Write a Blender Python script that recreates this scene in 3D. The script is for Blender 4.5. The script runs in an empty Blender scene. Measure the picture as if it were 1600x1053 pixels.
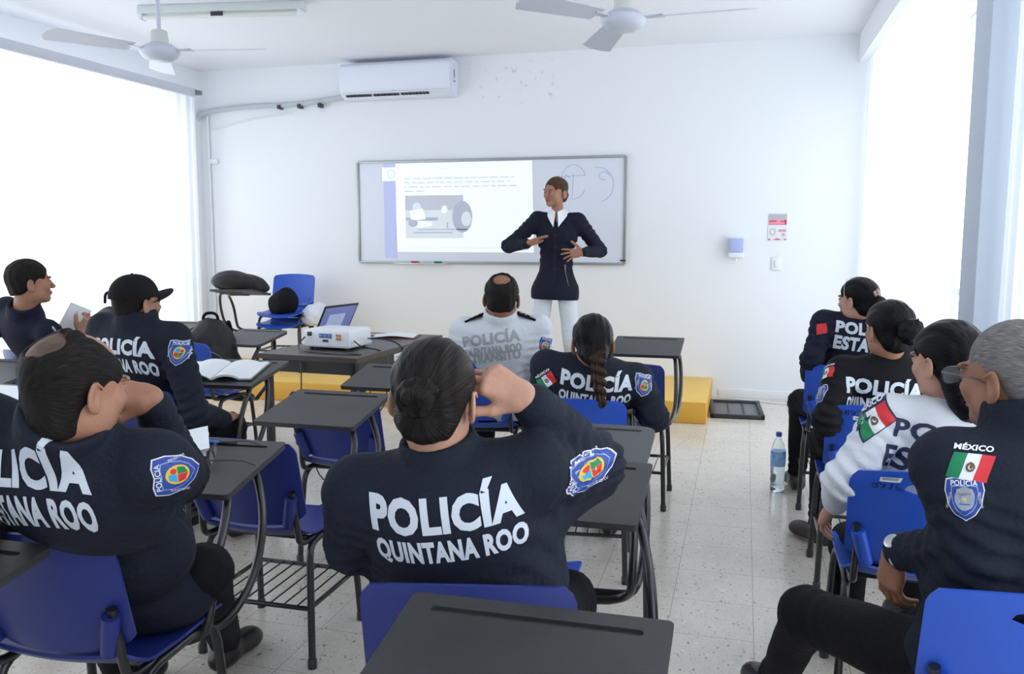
import bpy, bmesh, math, random
import numpy as np
from mathutils import Vector, Matrix
from mathutils.bvhtree import BVHTree
S = bpy.context.scene
COL = S.collection
rnd = random.Random(7)
R = math.radians
# ------------------------------------------------------------------ camera
CH, FPX, YAW, PIT = 1.45, 1340.0, R(15.1), R(6.8)
cd = bpy.data.cameras.new('camera'); cam = bpy.data.objects.new('camera', cd); COL.objects.link(cam)
cd.sensor_width = 36; cd.lens = FPX / 1600 * 36; cd.clip_start = 0.05; cd.clip_end = 200
cam.location = (0, 0, CH); cam.rotation_euler = (math.pi / 2 - PIT, 0, YAW)
S.camera = cam
FW = Vector((-math.sin(YAW) * math.cos(PIT), math.cos(YAW) * math.cos(PIT), -math.sin(PIT)))
RT = Vector((math.cos(YAW), math.sin(YAW), 0)); UP = RT.cross(FW); CAM = Vector((0, 0, CH))
def atz(x, y, z):
    r = FW + RT * ((x - 800) / FPX) + UP * ((526.5 - y) / FPX); return CAM + r * ((z - CH) / r.z)
def at(x, y, D): return CAM + (FW + RT * ((x - 800) / FPX) + UP * ((526.5 - y) / FPX)) * D
# ------------------------------------------------------------------ world, exposure
W = bpy.data.worlds.new('sky'); S.world = W; W.use_nodes = True
bg = W.node_tree.nodes['Background']; bg.inputs[0].default_value = (0.91, 0.955, 1.0, 1); bg.inputs[1].default_value = 3.5
S.view_settings.view_transform = 'Standard'; S.view_settings.look = 'None'
S.view_settings.gamma = 1; S.view_settings.exposure = 0.0; S.view_settings.use_curve_mapping = False
S.cycles.max_bounces = 10; S.cycles.diffuse_bounces = 6; S.cycles.transparent_max_bounces = 16
XL, XR, YF, YB, ZC = -5.42, 1.2, 7.85, -1.6, 3.10       # the room
def portal(loc, rot, sx, sy):
    l = bpy.data.lights.new('window_daylight', 'AREA'); l.shape = 'RECTANGLE'; l.size = sx; l.size_y = sy
    l.cycles.is_portal = True; o = bpy.data.objects.new('window_daylight', l); COL.objects.link(o)
    o.location = loc; o.rotation_euler = rot
WINL = (-0.9, 7.35, 0.35, 2.72); WINR = [(-1.2, 3.95), (4.5, 7.6)]
portal((XL - .12, 3.2, 1.55), (0, -R(90), 0), 2.5, 8.4)
for a, b in WINR: portal((XR + .12, (a + b) / 2, 1.5), (0, R(90), 0), 2.5, b - a)
# ------------------------------------------------------------------ tagging
def tag(o, label=None, cat=None, group=None, kind=None):
    if label: o['label'] = label
    if cat: o['category'] = cat
    if group: o['group'] = group
    if kind: o['kind'] = kind
    return o
def empty(name, loc, label, cat, rz=0, group=None):
    o = bpy.data.objects.new(name, None); COL.objects.link(o); o.location = loc; o.rotation_euler = (0, 0, rz)
    o.empty_display_size = .05
    return tag(o, label, cat, group)
def copy_tree(o, parent=None):
    c = o.copy(); COL.objects.link(c)
    if parent is not None: c.parent = parent
    for ch in o.children: copy_tree(ch, c)
    return c
# ------------------------------------------------------------------ materials
MATS = {}
def mat(name, col, rough=.6, metal=0, bump=None, spec=.5, noise=None, emit=None, coat=0, trans=0, fine=None):
    """bump=(scale,strength) noise bump; noise=(scale, other colour, amount)"""
    if name in MATS: return MATS[name]
    m = bpy.data.materials.new(name); m.use_nodes = True; t = m.node_tree; N = t.nodes; Lk = t.links
    b = N['Principled BSDF']; b.inputs['Base Color'].default_value = (*col, 1); b.inputs['Roughness'].default_value = rough
    b.inputs['Metallic'].default_value = metal; b.inputs['Specular IOR Level'].default_value = spec
    b.inputs['Coat Weight'].default_value = coat; b.inputs['Transmission Weight'].default_value = trans
    tc = N.new('ShaderNodeTexCoord')
    if noise:
        n = N.new('ShaderNodeTexNoise'); n.inputs['Scale'].default_value = noise[0]; n.inputs['Detail'].default_value = 6
        Lk.new(tc.outputs['Object'], n.inputs['Vector'])
        mx = N.new('ShaderNodeMix'); mx.data_type = 'RGBA'
        mx.inputs[6].default_value = (*col, 1); mx.inputs[7].default_value = (*noise[1], 1)
        mr = N.new('ShaderNodeMapRange'); mr.inputs[1].default_value = .35; mr.inputs[2].default_value = .7; mr.inputs[4].default_value = noise[2]
        Lk.new(n.outputs[0], mr.inputs[0]); Lk.new(mr.outputs[0], mx.inputs[0]); Lk.new(mx.outputs[2], b.inputs['Base Color'])
    if bump:
        n = N.new('ShaderNodeTexNoise'); n.inputs['Scale'].default_value = bump[0]; n.inputs['Detail'].default_value = 5
        Lk.new(tc.outputs['Object'], n.inputs['Vector'])
        bp = N.new('ShaderNodeBump'); bp.inputs['Strength'].default_value = bump[1]; bp.inputs['Distance'].default_value = .01
        Lk.new(n.outputs[0], bp.inputs['Height']); Lk.new(bp.outputs[0], b.inputs['Normal'])
    if emit: b.inputs['Emission Color'].default_value = (*emit[0], 1); b.inputs['Emission Strength'].default_value = emit[1]
    MATS[name] = m; return m
def hair_mat(name, col, col2, rough=.42, fine=60):
    m = bpy.data.materials.new(name); m.use_nodes = True; t = m.node_tree; N = t.nodes; Lk = t.links; b = N['Principled BSDF']
    b.inputs['Roughness'].default_value = rough; b.inputs['Specular IOR Level'].default_value = .12
    tc = N.new('ShaderNodeTexCoord'); sp = N.new('ShaderNodeSeparateXYZ'); Lk.new(tc.outputs['Object'], sp.inputs[0])
    at2 = N.new('ShaderNodeMath'); at2.operation = 'ARCTAN2'; Lk.new(sp.outputs[0], at2.inputs[0]); Lk.new(sp.outputs[2], at2.inputs[1])
    cb = N.new('ShaderNodeCombineXYZ'); mu = N.new('ShaderNodeMath'); mu.operation = 'MULTIPLY'; mu.inputs[1].default_value = 1.0
    Lk.new(at2.outputs[0], mu.inputs[0]); Lk.new(mu.outputs[0], cb.inputs[0])
    m2 = N.new('ShaderNodeMath'); m2.operation = 'MULTIPLY'; m2.inputs[1].default_value = .6
    Lk.new(sp.outputs[1], m2.inputs[0]); Lk.new(m2.outputs[0], cb.inputs[1])
    n = N.new('ShaderNodeTexNoise'); n.inputs['Scale'].default_value = fine * .45; n.inputs['Detail'].default_value = 4
    Lk.new(cb.outputs[0], n.inputs['Vector'])
    mx = N.new('ShaderNodeMix'); mx.data_type = 'RGBA'; mx.inputs[6].default_value = (*col, 1); mx.inputs[7].default_value = (*col2, 1)
    mr = N.new('ShaderNodeMapRange'); mr.inputs[1].default_value = .42; mr.inputs[2].default_value = .68
    Lk.new(n.outputs[0], mr.inputs[0]); Lk.new(mr.outputs[0], mx.inputs[0]); Lk.new(mx.outputs[2], b.inputs['Base Color'])
    bp = N.new('ShaderNodeBump'); bp.inputs['Strength'].default_value = .55; bp.inputs['Distance'].default_value = .006
    Lk.new(n.outputs[0], bp.inputs['Height']); Lk.new(bp.outputs[0], b.inputs['Normal'])
    MATS[name] = m; return m
white_wall = mat('white wall paint', (.83, .85, .89), .7, bump=(40, .05))
m_ceil = mat('ceiling paint', (.80, .82, .87), .8)
m_black = mat('black tubular steel', (.012, .012, .014), .32, coat=.3)
m_tablet = mat('black writing board', (.028, .028, .030), .48, bump=(300, .12), noise=(6, (.05, .05, .052), .5))
m_tabgrey = mat('grey writing board', (.075, .078, .082), .5, bump=(300, .12))
m_blue_d = mat('dark blue plastic', (.014, .028, .19), .42, bump=(250, .04))
m_blue_b = mat('bright blue plastic', (.018, .085, .50), .40, bump=(250, .04))
m_steel = mat('steel', (.55, .55, .56), .3, 1)
m_navy = mat('navy uniform cloth', (.010, .0135, .026), .82, bump=(90, .35), spec=.25)
m_navy2 = mat('dark navy uniform cloth', (.008, .010, .024), .82, bump=(90, .35), spec=.25)
m_black_c = mat('black trouser cloth', (.008, .008, .010), .85, bump=(90, .35), spec=.2)
m_shirt = mat('white uniform shirt', (.64, .67, .72), .8, bump=(70, .3), spec=.2)
m_white = mat('white plastic', (.80, .82, .86), .4)
m_letter = mat('silver white lettering', (.62, .68, .76), .6)
m_letter_g = mat('grey lettering', (.34, .36, .39), .6)
m_letter_n = mat('navy lettering', (.015, .02, .075), .7)
m_letter_k = mat('black marker ink', (.005, .006, .02), .6)
m_boot = mat('black leather', (.010, .009, .009), .35, bump=(60, .2))
m_dkbrown = mat('brown boot', (.035, .025, .022), .5, bump=(60, .2))
m_red = mat('red', (.62, .02, .03), .6); m_green = mat('green', (.0, .20, .08), .6)
m_wht = mat('white print', (.75, .77, .8), .6); m_bluep = mat('patch blue', (.02, .06, .32), .6)
m_lblue = mat('patch pale blue', (.28, .36, .55), .6); m_yellow = mat('patch yellow', (.75, .5, .03), .6)
m_cyan = mat('patch cyan', (.02, .35, .65), .6); m_grey = mat('patch silver grey', (.33, .35, .38), .5); m_brown = mat('patch brown', (.12, .07, .03), .6)
def skin_mat(n, c): return mat(n, c, .52, bump=(120, .12), noise=(14, tuple(v * .78 for v in c), .5), spec=.4)
sk_tan = skin_mat('tan skin', (.38, .185, .115)); sk_brown = skin_mat('brown skin', (.30, .135, .080)); sk_light = skin_mat('light tan skin', (.50, .27, .19))
m_lip = mat('lips', (.30, .07, .06), .45); m_nail = mat('nails', (.62, .42, .36), .3); m_brow = mat('brows', (.07, .038, .026), .8)
m_eye = mat('eye white', (.7, .68, .66), .25); m_iris = mat('iris', (.02, .012, .01), .2)
h_black = hair_mat('black hair', (.003, .003, .0035), (.010, .009, .010), .38)
h_brown = hair_mat('dark brown hair', (.006, .005, .005), (.024, .018, .016), .40)
h_ginger = hair_mat('brown swept hair', (.06, .03, .018), (.11, .06, .035))
h_grey = hair_mat('cropped grey hair', (.13, .12, .115), (.30, .29, .29), .75, 160)
h_short = hair_mat('short dark hair', (.007, .006, .006), (.028, .023, .021), .6, 120)
# ------------------------------------------------------------------ mesh makers
def link_mesh(name, V, F, m, parent=None, smooth=True, mi=None):
    me = bpy.data.meshes.new(name)
    me.from_pydata([tuple(v) for v in V], [], [tuple(f) for f in F]); me.update()
    for mm in (m if isinstance(m, (list, tuple)) else [m]): me.materials.append(mm)
    if mi is not None: me.polygons.foreach_set('material_index', np.asarray(mi, np.int32))
    me.polygons.foreach_set('use_smooth', [smooth] * len(me.polygons))
    o = bpy.data.objects.new(name, me); COL.objects.link(o)
    if parent is not None: o.parent = parent
    return o
class MB:
    """collects shapes into one mesh"""
    def __init__(s): s.bm = bmesh.new()
    def box(s, lo, hi, bev=0, M=None, seg=2, mi=0):
        r = bmesh.ops.create_cube(s.bm, size=1)
        lo, hi = Vector(lo), Vector(hi); c = (lo + hi) / 2; d = hi - lo
        for v in r['verts']: v.co = Vector((v.co.x * d.x, v.co.y * d.y, v.co.z * d.z)) + c
        vs = r['verts']; fs = {f for v in vs for f in v.link_faces}
        if bev:
            es = list({e for v in vs for e in v.link_edges})
            g = bmesh.ops.bevel(s.bm, geom=es, offset=bev, segments=seg, profile=.5, affect='EDGES')
            vs = list({v for f in g['faces'] for v in f.verts} | {v for v in vs if v.is_valid})
            fs = {f for v in vs for f in v.link_faces}
        for f in fs: f.material_index = mi
        if M is not None: bmesh.ops.transform(s.bm, matrix=M, verts=vs)
        return s
    def tube(s, pts, r, n=10, caps=True, mi=0, smooth_path=0):
        P = [Vector(p) for p in pts]
        for _ in range(smooth_path):
            Q = [P[0]]
            for a, b in zip(P[:-1], P[1:]): Q += [a * .75 + b * .25, a * .25 + b * .75]
            P = Q + [P[-1]]
        rr = r if isinstance(r, (list, tuple)) else [r] * len(P)
        if len(rr) != len(P): rr = [rr[0] + (rr[-1] - rr[0]) * i / (len(P) - 1) for i in range(len(P))]
        T0 = (P[1] - P[0]).normalized(); a = T0.orthogonal().normalized(); rings = []
        for i, p in enumerate(P):
            t = ((P[min(i + 1, len(P) - 1)] - P[max(i - 1, 0)])).normalized()
            a = (a - t * a.dot(t)); a = a.normalized() if a.length > 1e-6 else t.orthogonal().normalized()
            b = t.cross(a)
            rings.append([s.bm.verts.new(p + (a * math.cos(q) + b * math.sin(q)) * rr[i]) for q in [2 * math.pi * k / n for k in range(n)]])
        for u, v in zip(rings[:-1], rings[1:]):
            for k in range(n): s.bm.faces.new((u[k], u[(k + 1) % n], v[(k + 1) % n], v[k])).material_index = mi
        if caps:
            s.bm.faces.new(rings[0][::-1]).material_index = mi; s.bm.faces.new(rings[-1]).material_index = mi
        return s
    def lathe(s, prof, n=24, M=None, mi=0):
        rings = []; vs = []
        for r, z in prof:
            ring = [s.bm.verts.new((r * math.cos(2 * math.pi * k / n), r * math.sin(2 * math.pi * k / n), z)) for k in range(n)]
            rings.append(ring); vs += ring
        for u, v in zip(rings[:-1], rings[1:]):
            for k in range(n): s.bm.faces.new((u[k], u[(k + 1) % n], v[(k + 1) % n], v[k])).material_index = mi
        s.bm.faces.new(rings[0][::-1]).material_index = mi; s.bm.faces.new(rings[-1]).material_index = mi
        if M is not None: bmesh.ops.transform(s.bm, matrix=M, verts=vs)
        return s
    def grid(s, f, nu, nv, thick=0, mi=0):
        """surface f(u,v)->Vector, with thickness along its normal"""
        P = [[Vector(f(i / nu, j / nv)) for j in range(nv + 1)] for i in range(nu + 1)]
        def nrm(i, j):
            a = P[min(i + 1, nu)][j] - P[max(i - 1, 0)][j]; b = P[i][min(j + 1, nv)] - P[i][max(j - 1, 0)]
            return a.cross(b).normalized()
        A = [[s.bm.verts.new(P[i][j]) for j in range(nv + 1)] for i in range(nu + 1)]
        for i in range(nu):
            for j in range(nv): s.bm.faces.new((A[i][j], A[i + 1][j], A[i + 1][j + 1], A[i][j + 1])).material_index = mi
        if thick:
            B = [[s.bm.verts.new(P[i][j] - nrm(i, j) * thick) for j in range(nv + 1)] for i in range(nu + 1)]
            for i in range(nu):
                for j in range(nv): s.bm.faces.new((B[i][j + 1], B[i + 1][j + 1], B[i + 1][j], B[i][j])).material_index = mi
            for i in range(nu):
                s.bm.faces.new((A[i + 1][0], A[i][0], B[i][0], B[i + 1][0])).material_index = mi
                s.bm.faces.new((A[i][nv], A[i + 1][nv], B[i + 1][nv], B[i][nv])).material_index = mi
            for j in range(nv):
                s.bm.faces.new((A[0][j], A[0][j + 1], B[0][j + 1], B[0][j])).material_index = mi
                s.bm.faces.new((A[nu][j + 1], A[nu][j], B[nu][j], B[nu][j + 1])).material_index = mi
        return s
    def prism(s, pts, z0, z1, M=None, mi=0):
        a = [s.bm.verts.new((x, y, z0)) for x, y in pts]; b = [s.bm.verts.new((x, y, z1)) for x, y in pts]
        n = len(pts); s.bm.faces.new(a[::-1]).material_index = mi; s.bm.faces.new(b).material_index = mi
        for k in range(n): s.bm.faces.new((a[k], a[(k + 1) % n], b[(k + 1) % n], b[k])).material_index = mi
        if M is not None: bmesh.ops.transform(s.bm, matrix=M, verts=a + b)
        return s
    def build(s, name, m, parent=None, smooth=True, angle=40):
        bmesh.ops.recalc_face_normals(s.bm, faces=s.bm.faces)
        if smooth:
            for e in s.bm.edges:
                if len(e.link_faces) == 2 and e.calc_face_angle(0) > R(angle): e.smooth = False
            for f in s.bm.faces: f.smooth = True
        me = bpy.data.meshes.new(name); s.bm.to_mesh(me); s.bm.free()
        for mm in (m if isinstance(m, (list, tuple)) else [m]): me.materials.append(mm)
        o = bpy.data.objects.new(name, me); COL.objects.link(o)
        if parent is not None: o.parent = parent
        return o
def struct(o): o['kind'] = 'structure'; return o
# ------------------------------------------------------------------ implicit surfaces (for bodies, clothes, hair)
def V3(p): return np.array(p, np.float32)
class Field:
    def __init__(s, lo, hi, h):
        s.lo = V3(lo); s.h = h; s.n = np.maximum(np.ceil((V3(hi) - s.lo) / h).astype(int) + 1, 3)
        s.D = np.full(s.n, 1.0, np.float32)
        s.ax = [s.lo[i] + h * np.arange(s.n[i], dtype=np.float32) for i in range(3)]
    def region(s, lo, hi):
        a = np.clip(np.floor((V3(lo) - s.lo) / s.h).astype(int), 0, s.n); b = np.clip(np.ceil((V3(hi) - s.lo) / s.h).astype(int) + 1, 0, s.n)
        if (b <= a).any(): return None
        sl = tuple(slice(a[i], b[i]) for i in range(3))
        return sl, s.ax[0][a[0]:b[0], None, None], s.ax[1][None, a[1]:b[1], None], s.ax[2][None, None, a[2]:b[2]]
    def comb(s, sl, d, k, op):
        D = s.D[sl]
        if op == 'u':
            if k: h = np.maximum(k - np.abs(D - d), 0) / k; s.D[sl] = np.minimum(D, d) - h * h * k * .25
            else: s.D[sl] = np.minimum(D, d)
        else:
            d = -d
            if k: h = np.maximum(k - np.abs(D - d), 0) / k; s.D[sl] = np.maximum(D, d) + h * h * k * .25
            else: s.D[sl] = np.maximum(D, d)
    def cone(s, a, b, ra, rb, k=0, op='u'):
        a, b = V3(a), V3(b); m = max(ra, rb) + k + 2 * s.h
        g = s.region(np.minimum(a, b) - m, np.maximum(a, b) + m)
        if not g: return
        sl, X, Y, Z = g; ba = b - a; L2 = float(ba @ ba) + 1e-12
        px, py, pz = X - a[0], Y - a[1], Z - a[2]
        t = np.clip((px * ba[0] + py * ba[1] + pz * ba[2]) / L2, 0, 1)
        d = np.sqrt((px - t * ba[0]) ** 2 + (py - t * ba[1]) ** 2 + (pz - t * ba[2]) ** 2) - (ra + (rb - ra) * t)
        s.comb(sl, d, k, op)
    def path(s, pts, rr, k=0, op='u'):
        for i in range(len(pts) - 1): s.cone(pts[i], pts[i + 1], rr[i], rr[i + 1], k, op)
    def ell(s, c, r, M=None, k=0, op='u'):
        c, r = V3(c), V3(r); m = float(r.max()) + k + 2 * s.h
        g = s.region(c - m, c + m)
        if not g: return
        sl, X, Y, Z = g; px, py, pz = X - c[0], Y - c[1], Z - c[2]
        if M is not None:
            q = [px * M[0][i] + py * M[1][i] + pz * M[2][i] for i in range(3)]
        else: q = [px, py, pz]
        k0 = np.sqrt((q[0] / r[0]) ** 2 + (q[1] / r[1]) ** 2 + (q[2] / r[2]) ** 2)
        k1 = np.sqrt((q[0] / r[0] ** 2) ** 2 + (q[1] / r[1] ** 2) ** 2 + (q[2] / r[2] ** 2) ** 2) + 1e-9
        s.comb(sl, k0 * (k0 - 1) / k1, k, op)
    def plane(s, p, n, k=0):
        """keeps the side the normal points away from"""
        p, n = V3(p), V3(n); n = n / np.linalg.norm(n)
        d = (s.ax[0][:, None, None] - p[0]) * n[0] + (s.ax[1][None, :, None] - p[1]) * n[1] + (s.ax[2][None, None, :] - p[2]) * n[2]
        s.comb((slice(None),) * 3, -d, k, 's')
    def wrinkle(s, amp, sc=16, seed=0, aniso=(1, 1, 1)):
        g = np.random.RandomState(seed); X, Y, Z = s.ax[0][:, None, None], s.ax[1][None, :, None], s.ax[2][None, None, :]
        acc = 0
        for i in range(4):
            k = g.normal(size=3) * sc * V3(aniso) * (1 + .5 * i); ph = g.uniform(0, 6.3, 2); k2 = g.normal(size=3) * sc * .5
            acc = acc + np.sin(X * k[0] + Y * k[1] + Z * k[2] + ph[0] + 1.6 * np.sin(X * k2[0] + Y * k2[1] + Z * k2[2] + ph[1])) / (1 + .5 * i)
        s.D += (amp * acc).astype(np.float32)
    def folds(s, c, axis, rad, n, amp, seed=0):
        """creases ringing a joint: waves along an axis, fading out from c"""
        c = V3(c); ax = V3(axis) / (np.linalg.norm(axis) + 1e-9)
        g = s.region(c - rad, c + rad)
        if not g: return
        sl, X, Y, Z = g; px, py, pz = X - c[0], Y - c[1], Z - c[2]; rg = np.random.RandomState(seed); w = rg.normal(size=3) * 14
        t = px * ax[0] + py * ax[1] + pz * ax[2]; q = np.sqrt(px * px + py * py + pz * pz) / rad
        s.D[sl] += amp * np.sin(t * n * 6.283 / rad + 1.4 * np.sin(px * w[0] + py * w[1] + pz * w[2])) * np.clip(1 - q, 0, 1)
    def mesh(s, relax=1):
        D = s.D; nx, ny, nz = s.n; I = D < 0
        c = np.zeros((nx - 1, ny - 1, nz - 1), np.int8)
        for dx in (0, 1):
            for dy in (0, 1):
                for dz in (0, 1): c += I[dx:nx - 1 + dx, dy:ny - 1 + dy, dz:nz - 1 + dz]
        A = np.argwhere((c > 0) & (c < 8))
        idx = np.full(c.shape, -1, np.int64); idx[A[:, 0], A[:, 1], A[:, 2]] = np.arange(len(A))
        cor = [(x, y, z) for x in (0, 1) for y in (0, 1) for z in (0, 1)]
        val = {q: D[A[:, 0] + q[0], A[:, 1] + q[1], A[:, 2] + q[2]] for q in cor}
        acc = np.zeros((len(A), 3)); cnt = np.zeros(len(A))
        for p in cor:
            for d in range(3):
                if p[d]: continue
                q = list(p); q[d] = 1; q = tuple(q); a, b = val[p], val[q]; mk = (a < 0) != (b < 0)
                t = np.where(mk, a / np.where(a == b, 1, a - b), 0)
                pos = np.tile(np.array(p, float), (len(A), 1)); pos[:, d] = t
                acc[mk] += pos[mk]; cnt += mk
        Vv = s.lo + s.h * (A + acc / cnt[:, None])
        F = []
        for d in range(3):
            a1, a2 = (d + 1) % 3, (d + 2) % 3
            s0 = [slice(None)] * 3; s1 = [slice(None)] * 3; s0[d] = slice(0, -1); s1[d] = slice(1, None)
            x = I[tuple(s0)] != I[tuple(s1)]; E = np.argwhere(x)
            E = E[(E[:, a1] > 0) & (E[:, a2] > 0) & (E[:, a1] < s.n[a1] - 1) & (E[:, a2] < s.n[a2] - 1)]
            if not len(E): continue
            def cell(o1, o2):
                q = E.copy(); q[:, a1] -= o1; q[:, a2] -= o2; return idx[q[:, 0], q[:, 1], q[:, 2]]
            Q = np.stack([cell(1, 1), cell(0, 1), cell(0, 0), cell(1, 0)], 1)
            ins = I[E[:, 0], E[:, 1], E[:, 2]]
            Q[~ins] = Q[~ins][:, ::-1]; F.append(Q)
        F = np.concatenate(F) if F else np.zeros((0, 4), int)
        F = F[(F >= 0).all(1)]
        for _ in range(relax):
            acc = np.zeros_like(Vv); cnt = np.zeros(len(Vv))
            for i in range(4):
                np.add.at(acc, F[:, i], Vv[F[:, (i + 1) % 4]]); np.add.at(cnt, F[:, i], 1)
            ok = cnt > 0; Vv[ok] = Vv[ok] * .5 + acc[ok] / cnt[ok, None] * .5
        return Vv, F
def quad_mesh(name, V, F, mats, parent=None, mi=None, M=None, base=None):
    """V in world (base subtracted) or in local coordinates with matrix M"""
    me = bpy.data.meshes.new(name); V = np.asarray(V, np.float32)
    if base is not None: V = V - V3(base)
    me.vertices.add(len(V)); me.vertices.foreach_set('co', V.ravel())
    F = np.asarray(F, np.int32); me.loops.add(F.size); me.loops.foreach_set('vertex_index', F.ravel())
    me.polygons.add(len(F)); me.polygons.foreach_set('loop_start', np.arange(0, F.size, 4, dtype=np.int32))
    for mm in (mats if isinstance(mats, (list, tuple)) else [mats]): me.materials.append(mm)
    me.update(calc_edges=True)
    if mi is not None: me.polygons.foreach_set('material_index', np.asarray(mi, np.int32))
    me.polygons.foreach_set('use_smooth', np.ones(len(F), bool)); me.validate()
    o = bpy.data.objects.new(name, me); COL.objects.link(o)
    if parent is not None: o.parent = parent
    if M is not None: o.matrix_basis = M
    return o
# ------------------------------------------------------------------ flat marks laid on a surface
def text_mesh(txt, bold=.0):
    c = bpy.data.curves.new('t', 'FONT'); c.body = txt; c.size = 1; c.offset = bold; c.align_x = 'CENTER'; c.resolution_u = 3; c.space_character = 1.0 + bold * 1.6
    o = bpy.data.objects.new('t', c); COL.objects.link(o)
    dg = bpy.context.evaluated_depsgraph_get(); me = bpy.data.meshes.new_from_object(o.evaluated_get(dg))
    V = [v.co.to_2d() for v in me.vertices]; F = [tuple(p.vertices) for p in me.polygons]
    bpy.data.objects.remove(o); bpy.data.curves.remove(c); bpy.data.meshes.remove(me)
    x0 = min(v.x for v in V); x1 = max(v.x for v in V); y0 = min(v.y for v in V); y1 = max(v.y for v in V)
    return [((v.x - (x0 + x1) / 2) / (x1 - x0), (v.y - (y0 + y1) / 2) / (y1 - y0)) for v in V], F
def T(txt, cx, cy, w, h, mi, bold=.02, lift=0, rot=0, shear=0):
    V, F = text_mesh(txt, bold); c, s_ = math.cos(R(rot)), math.sin(R(rot))
    V = [(x * w + shear * y * h, y * h) for x, y in V]
    return [(x * c - y * s_ + cx, x * s_ + y * c + cy) for x, y in V], F, mi, lift
def PG(pts, mi, lift=0): return [tuple(p) for p in pts], [tuple(range(len(pts)))], mi, lift
def RECT(cx, cy, w, h, mi, lift=0, sk=0):
    return PG([(cx - w / 2 - sk, cy - h / 2), (cx + w / 2 - sk, cy - h / 2), (cx + w / 2 + sk, cy + h / 2), (cx - w / 2 + sk, cy + h / 2)], mi, lift)
def DISC(cx, cy, rx, ry, mi, lift=0, n=20): return PG([(cx + rx * math.cos(2 * math.pi * k / n), cy + ry * math.sin(2 * math.pi * k / n)) for k in range(n)], mi, lift)
def decal(name, pieces, origin, right, up, mats, parent, target=None, bvh=None, lift=.0012, step=.012, base=None, back=.22, label=None):
    """marks in 2D metres are laid on the target surface by rays going along up x right"""
    right = Vector(right).normalized(); up = Vector(up); up = (up - right * up.dot(right)).normalized(); away = up.cross(right); origin = Vector(origin)
    AV, AF, AM = [], [], []
    for V, F, mi, lf in pieces:
        bm = bmesh.new(); vs = [bm.verts.new((x, y, 0)) for x, y in V]
        for f in F:
            try: bm.faces.new([vs[i] for i in f])
            except ValueError: pass
        if step:
            bmesh.ops.triangulate(bm, faces=bm.faces)
            for _ in range(5):
                es = [e for e in bm.edges if e.calc_length() > step]
                if not es: break
                bmesh.ops.subdivide_edges(bm, edges=es, cuts=1); bmesh.ops.triangulate(bm, faces=bm.faces)
        bm.verts.index_update(); o0 = len(AV)
        for v in bm.verts:
            p = origin + right * v.co.x + up * v.co.y
            if bvh is not None:
                h, n, i, d = bvh.ray_cast(p - away * back, away, back * 2.2)
                if h is None:
                    h, n, i, d = bvh.find_nearest(p)
                if n.dot(away) > 0: n = -n
                p = h + n * (lift + lf)
            else: p = p - away * (lift + lf)
            AV.append(p - (Vector(base) if base is not None else Vector()))
        for f in bm.faces: AF.append([v.index + o0 for v in f.verts]); AM.append(mi)
        bm.free()
    return link_mesh(name, AV, AF, mats, parent, smooth=False, mi=AM)
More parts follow.
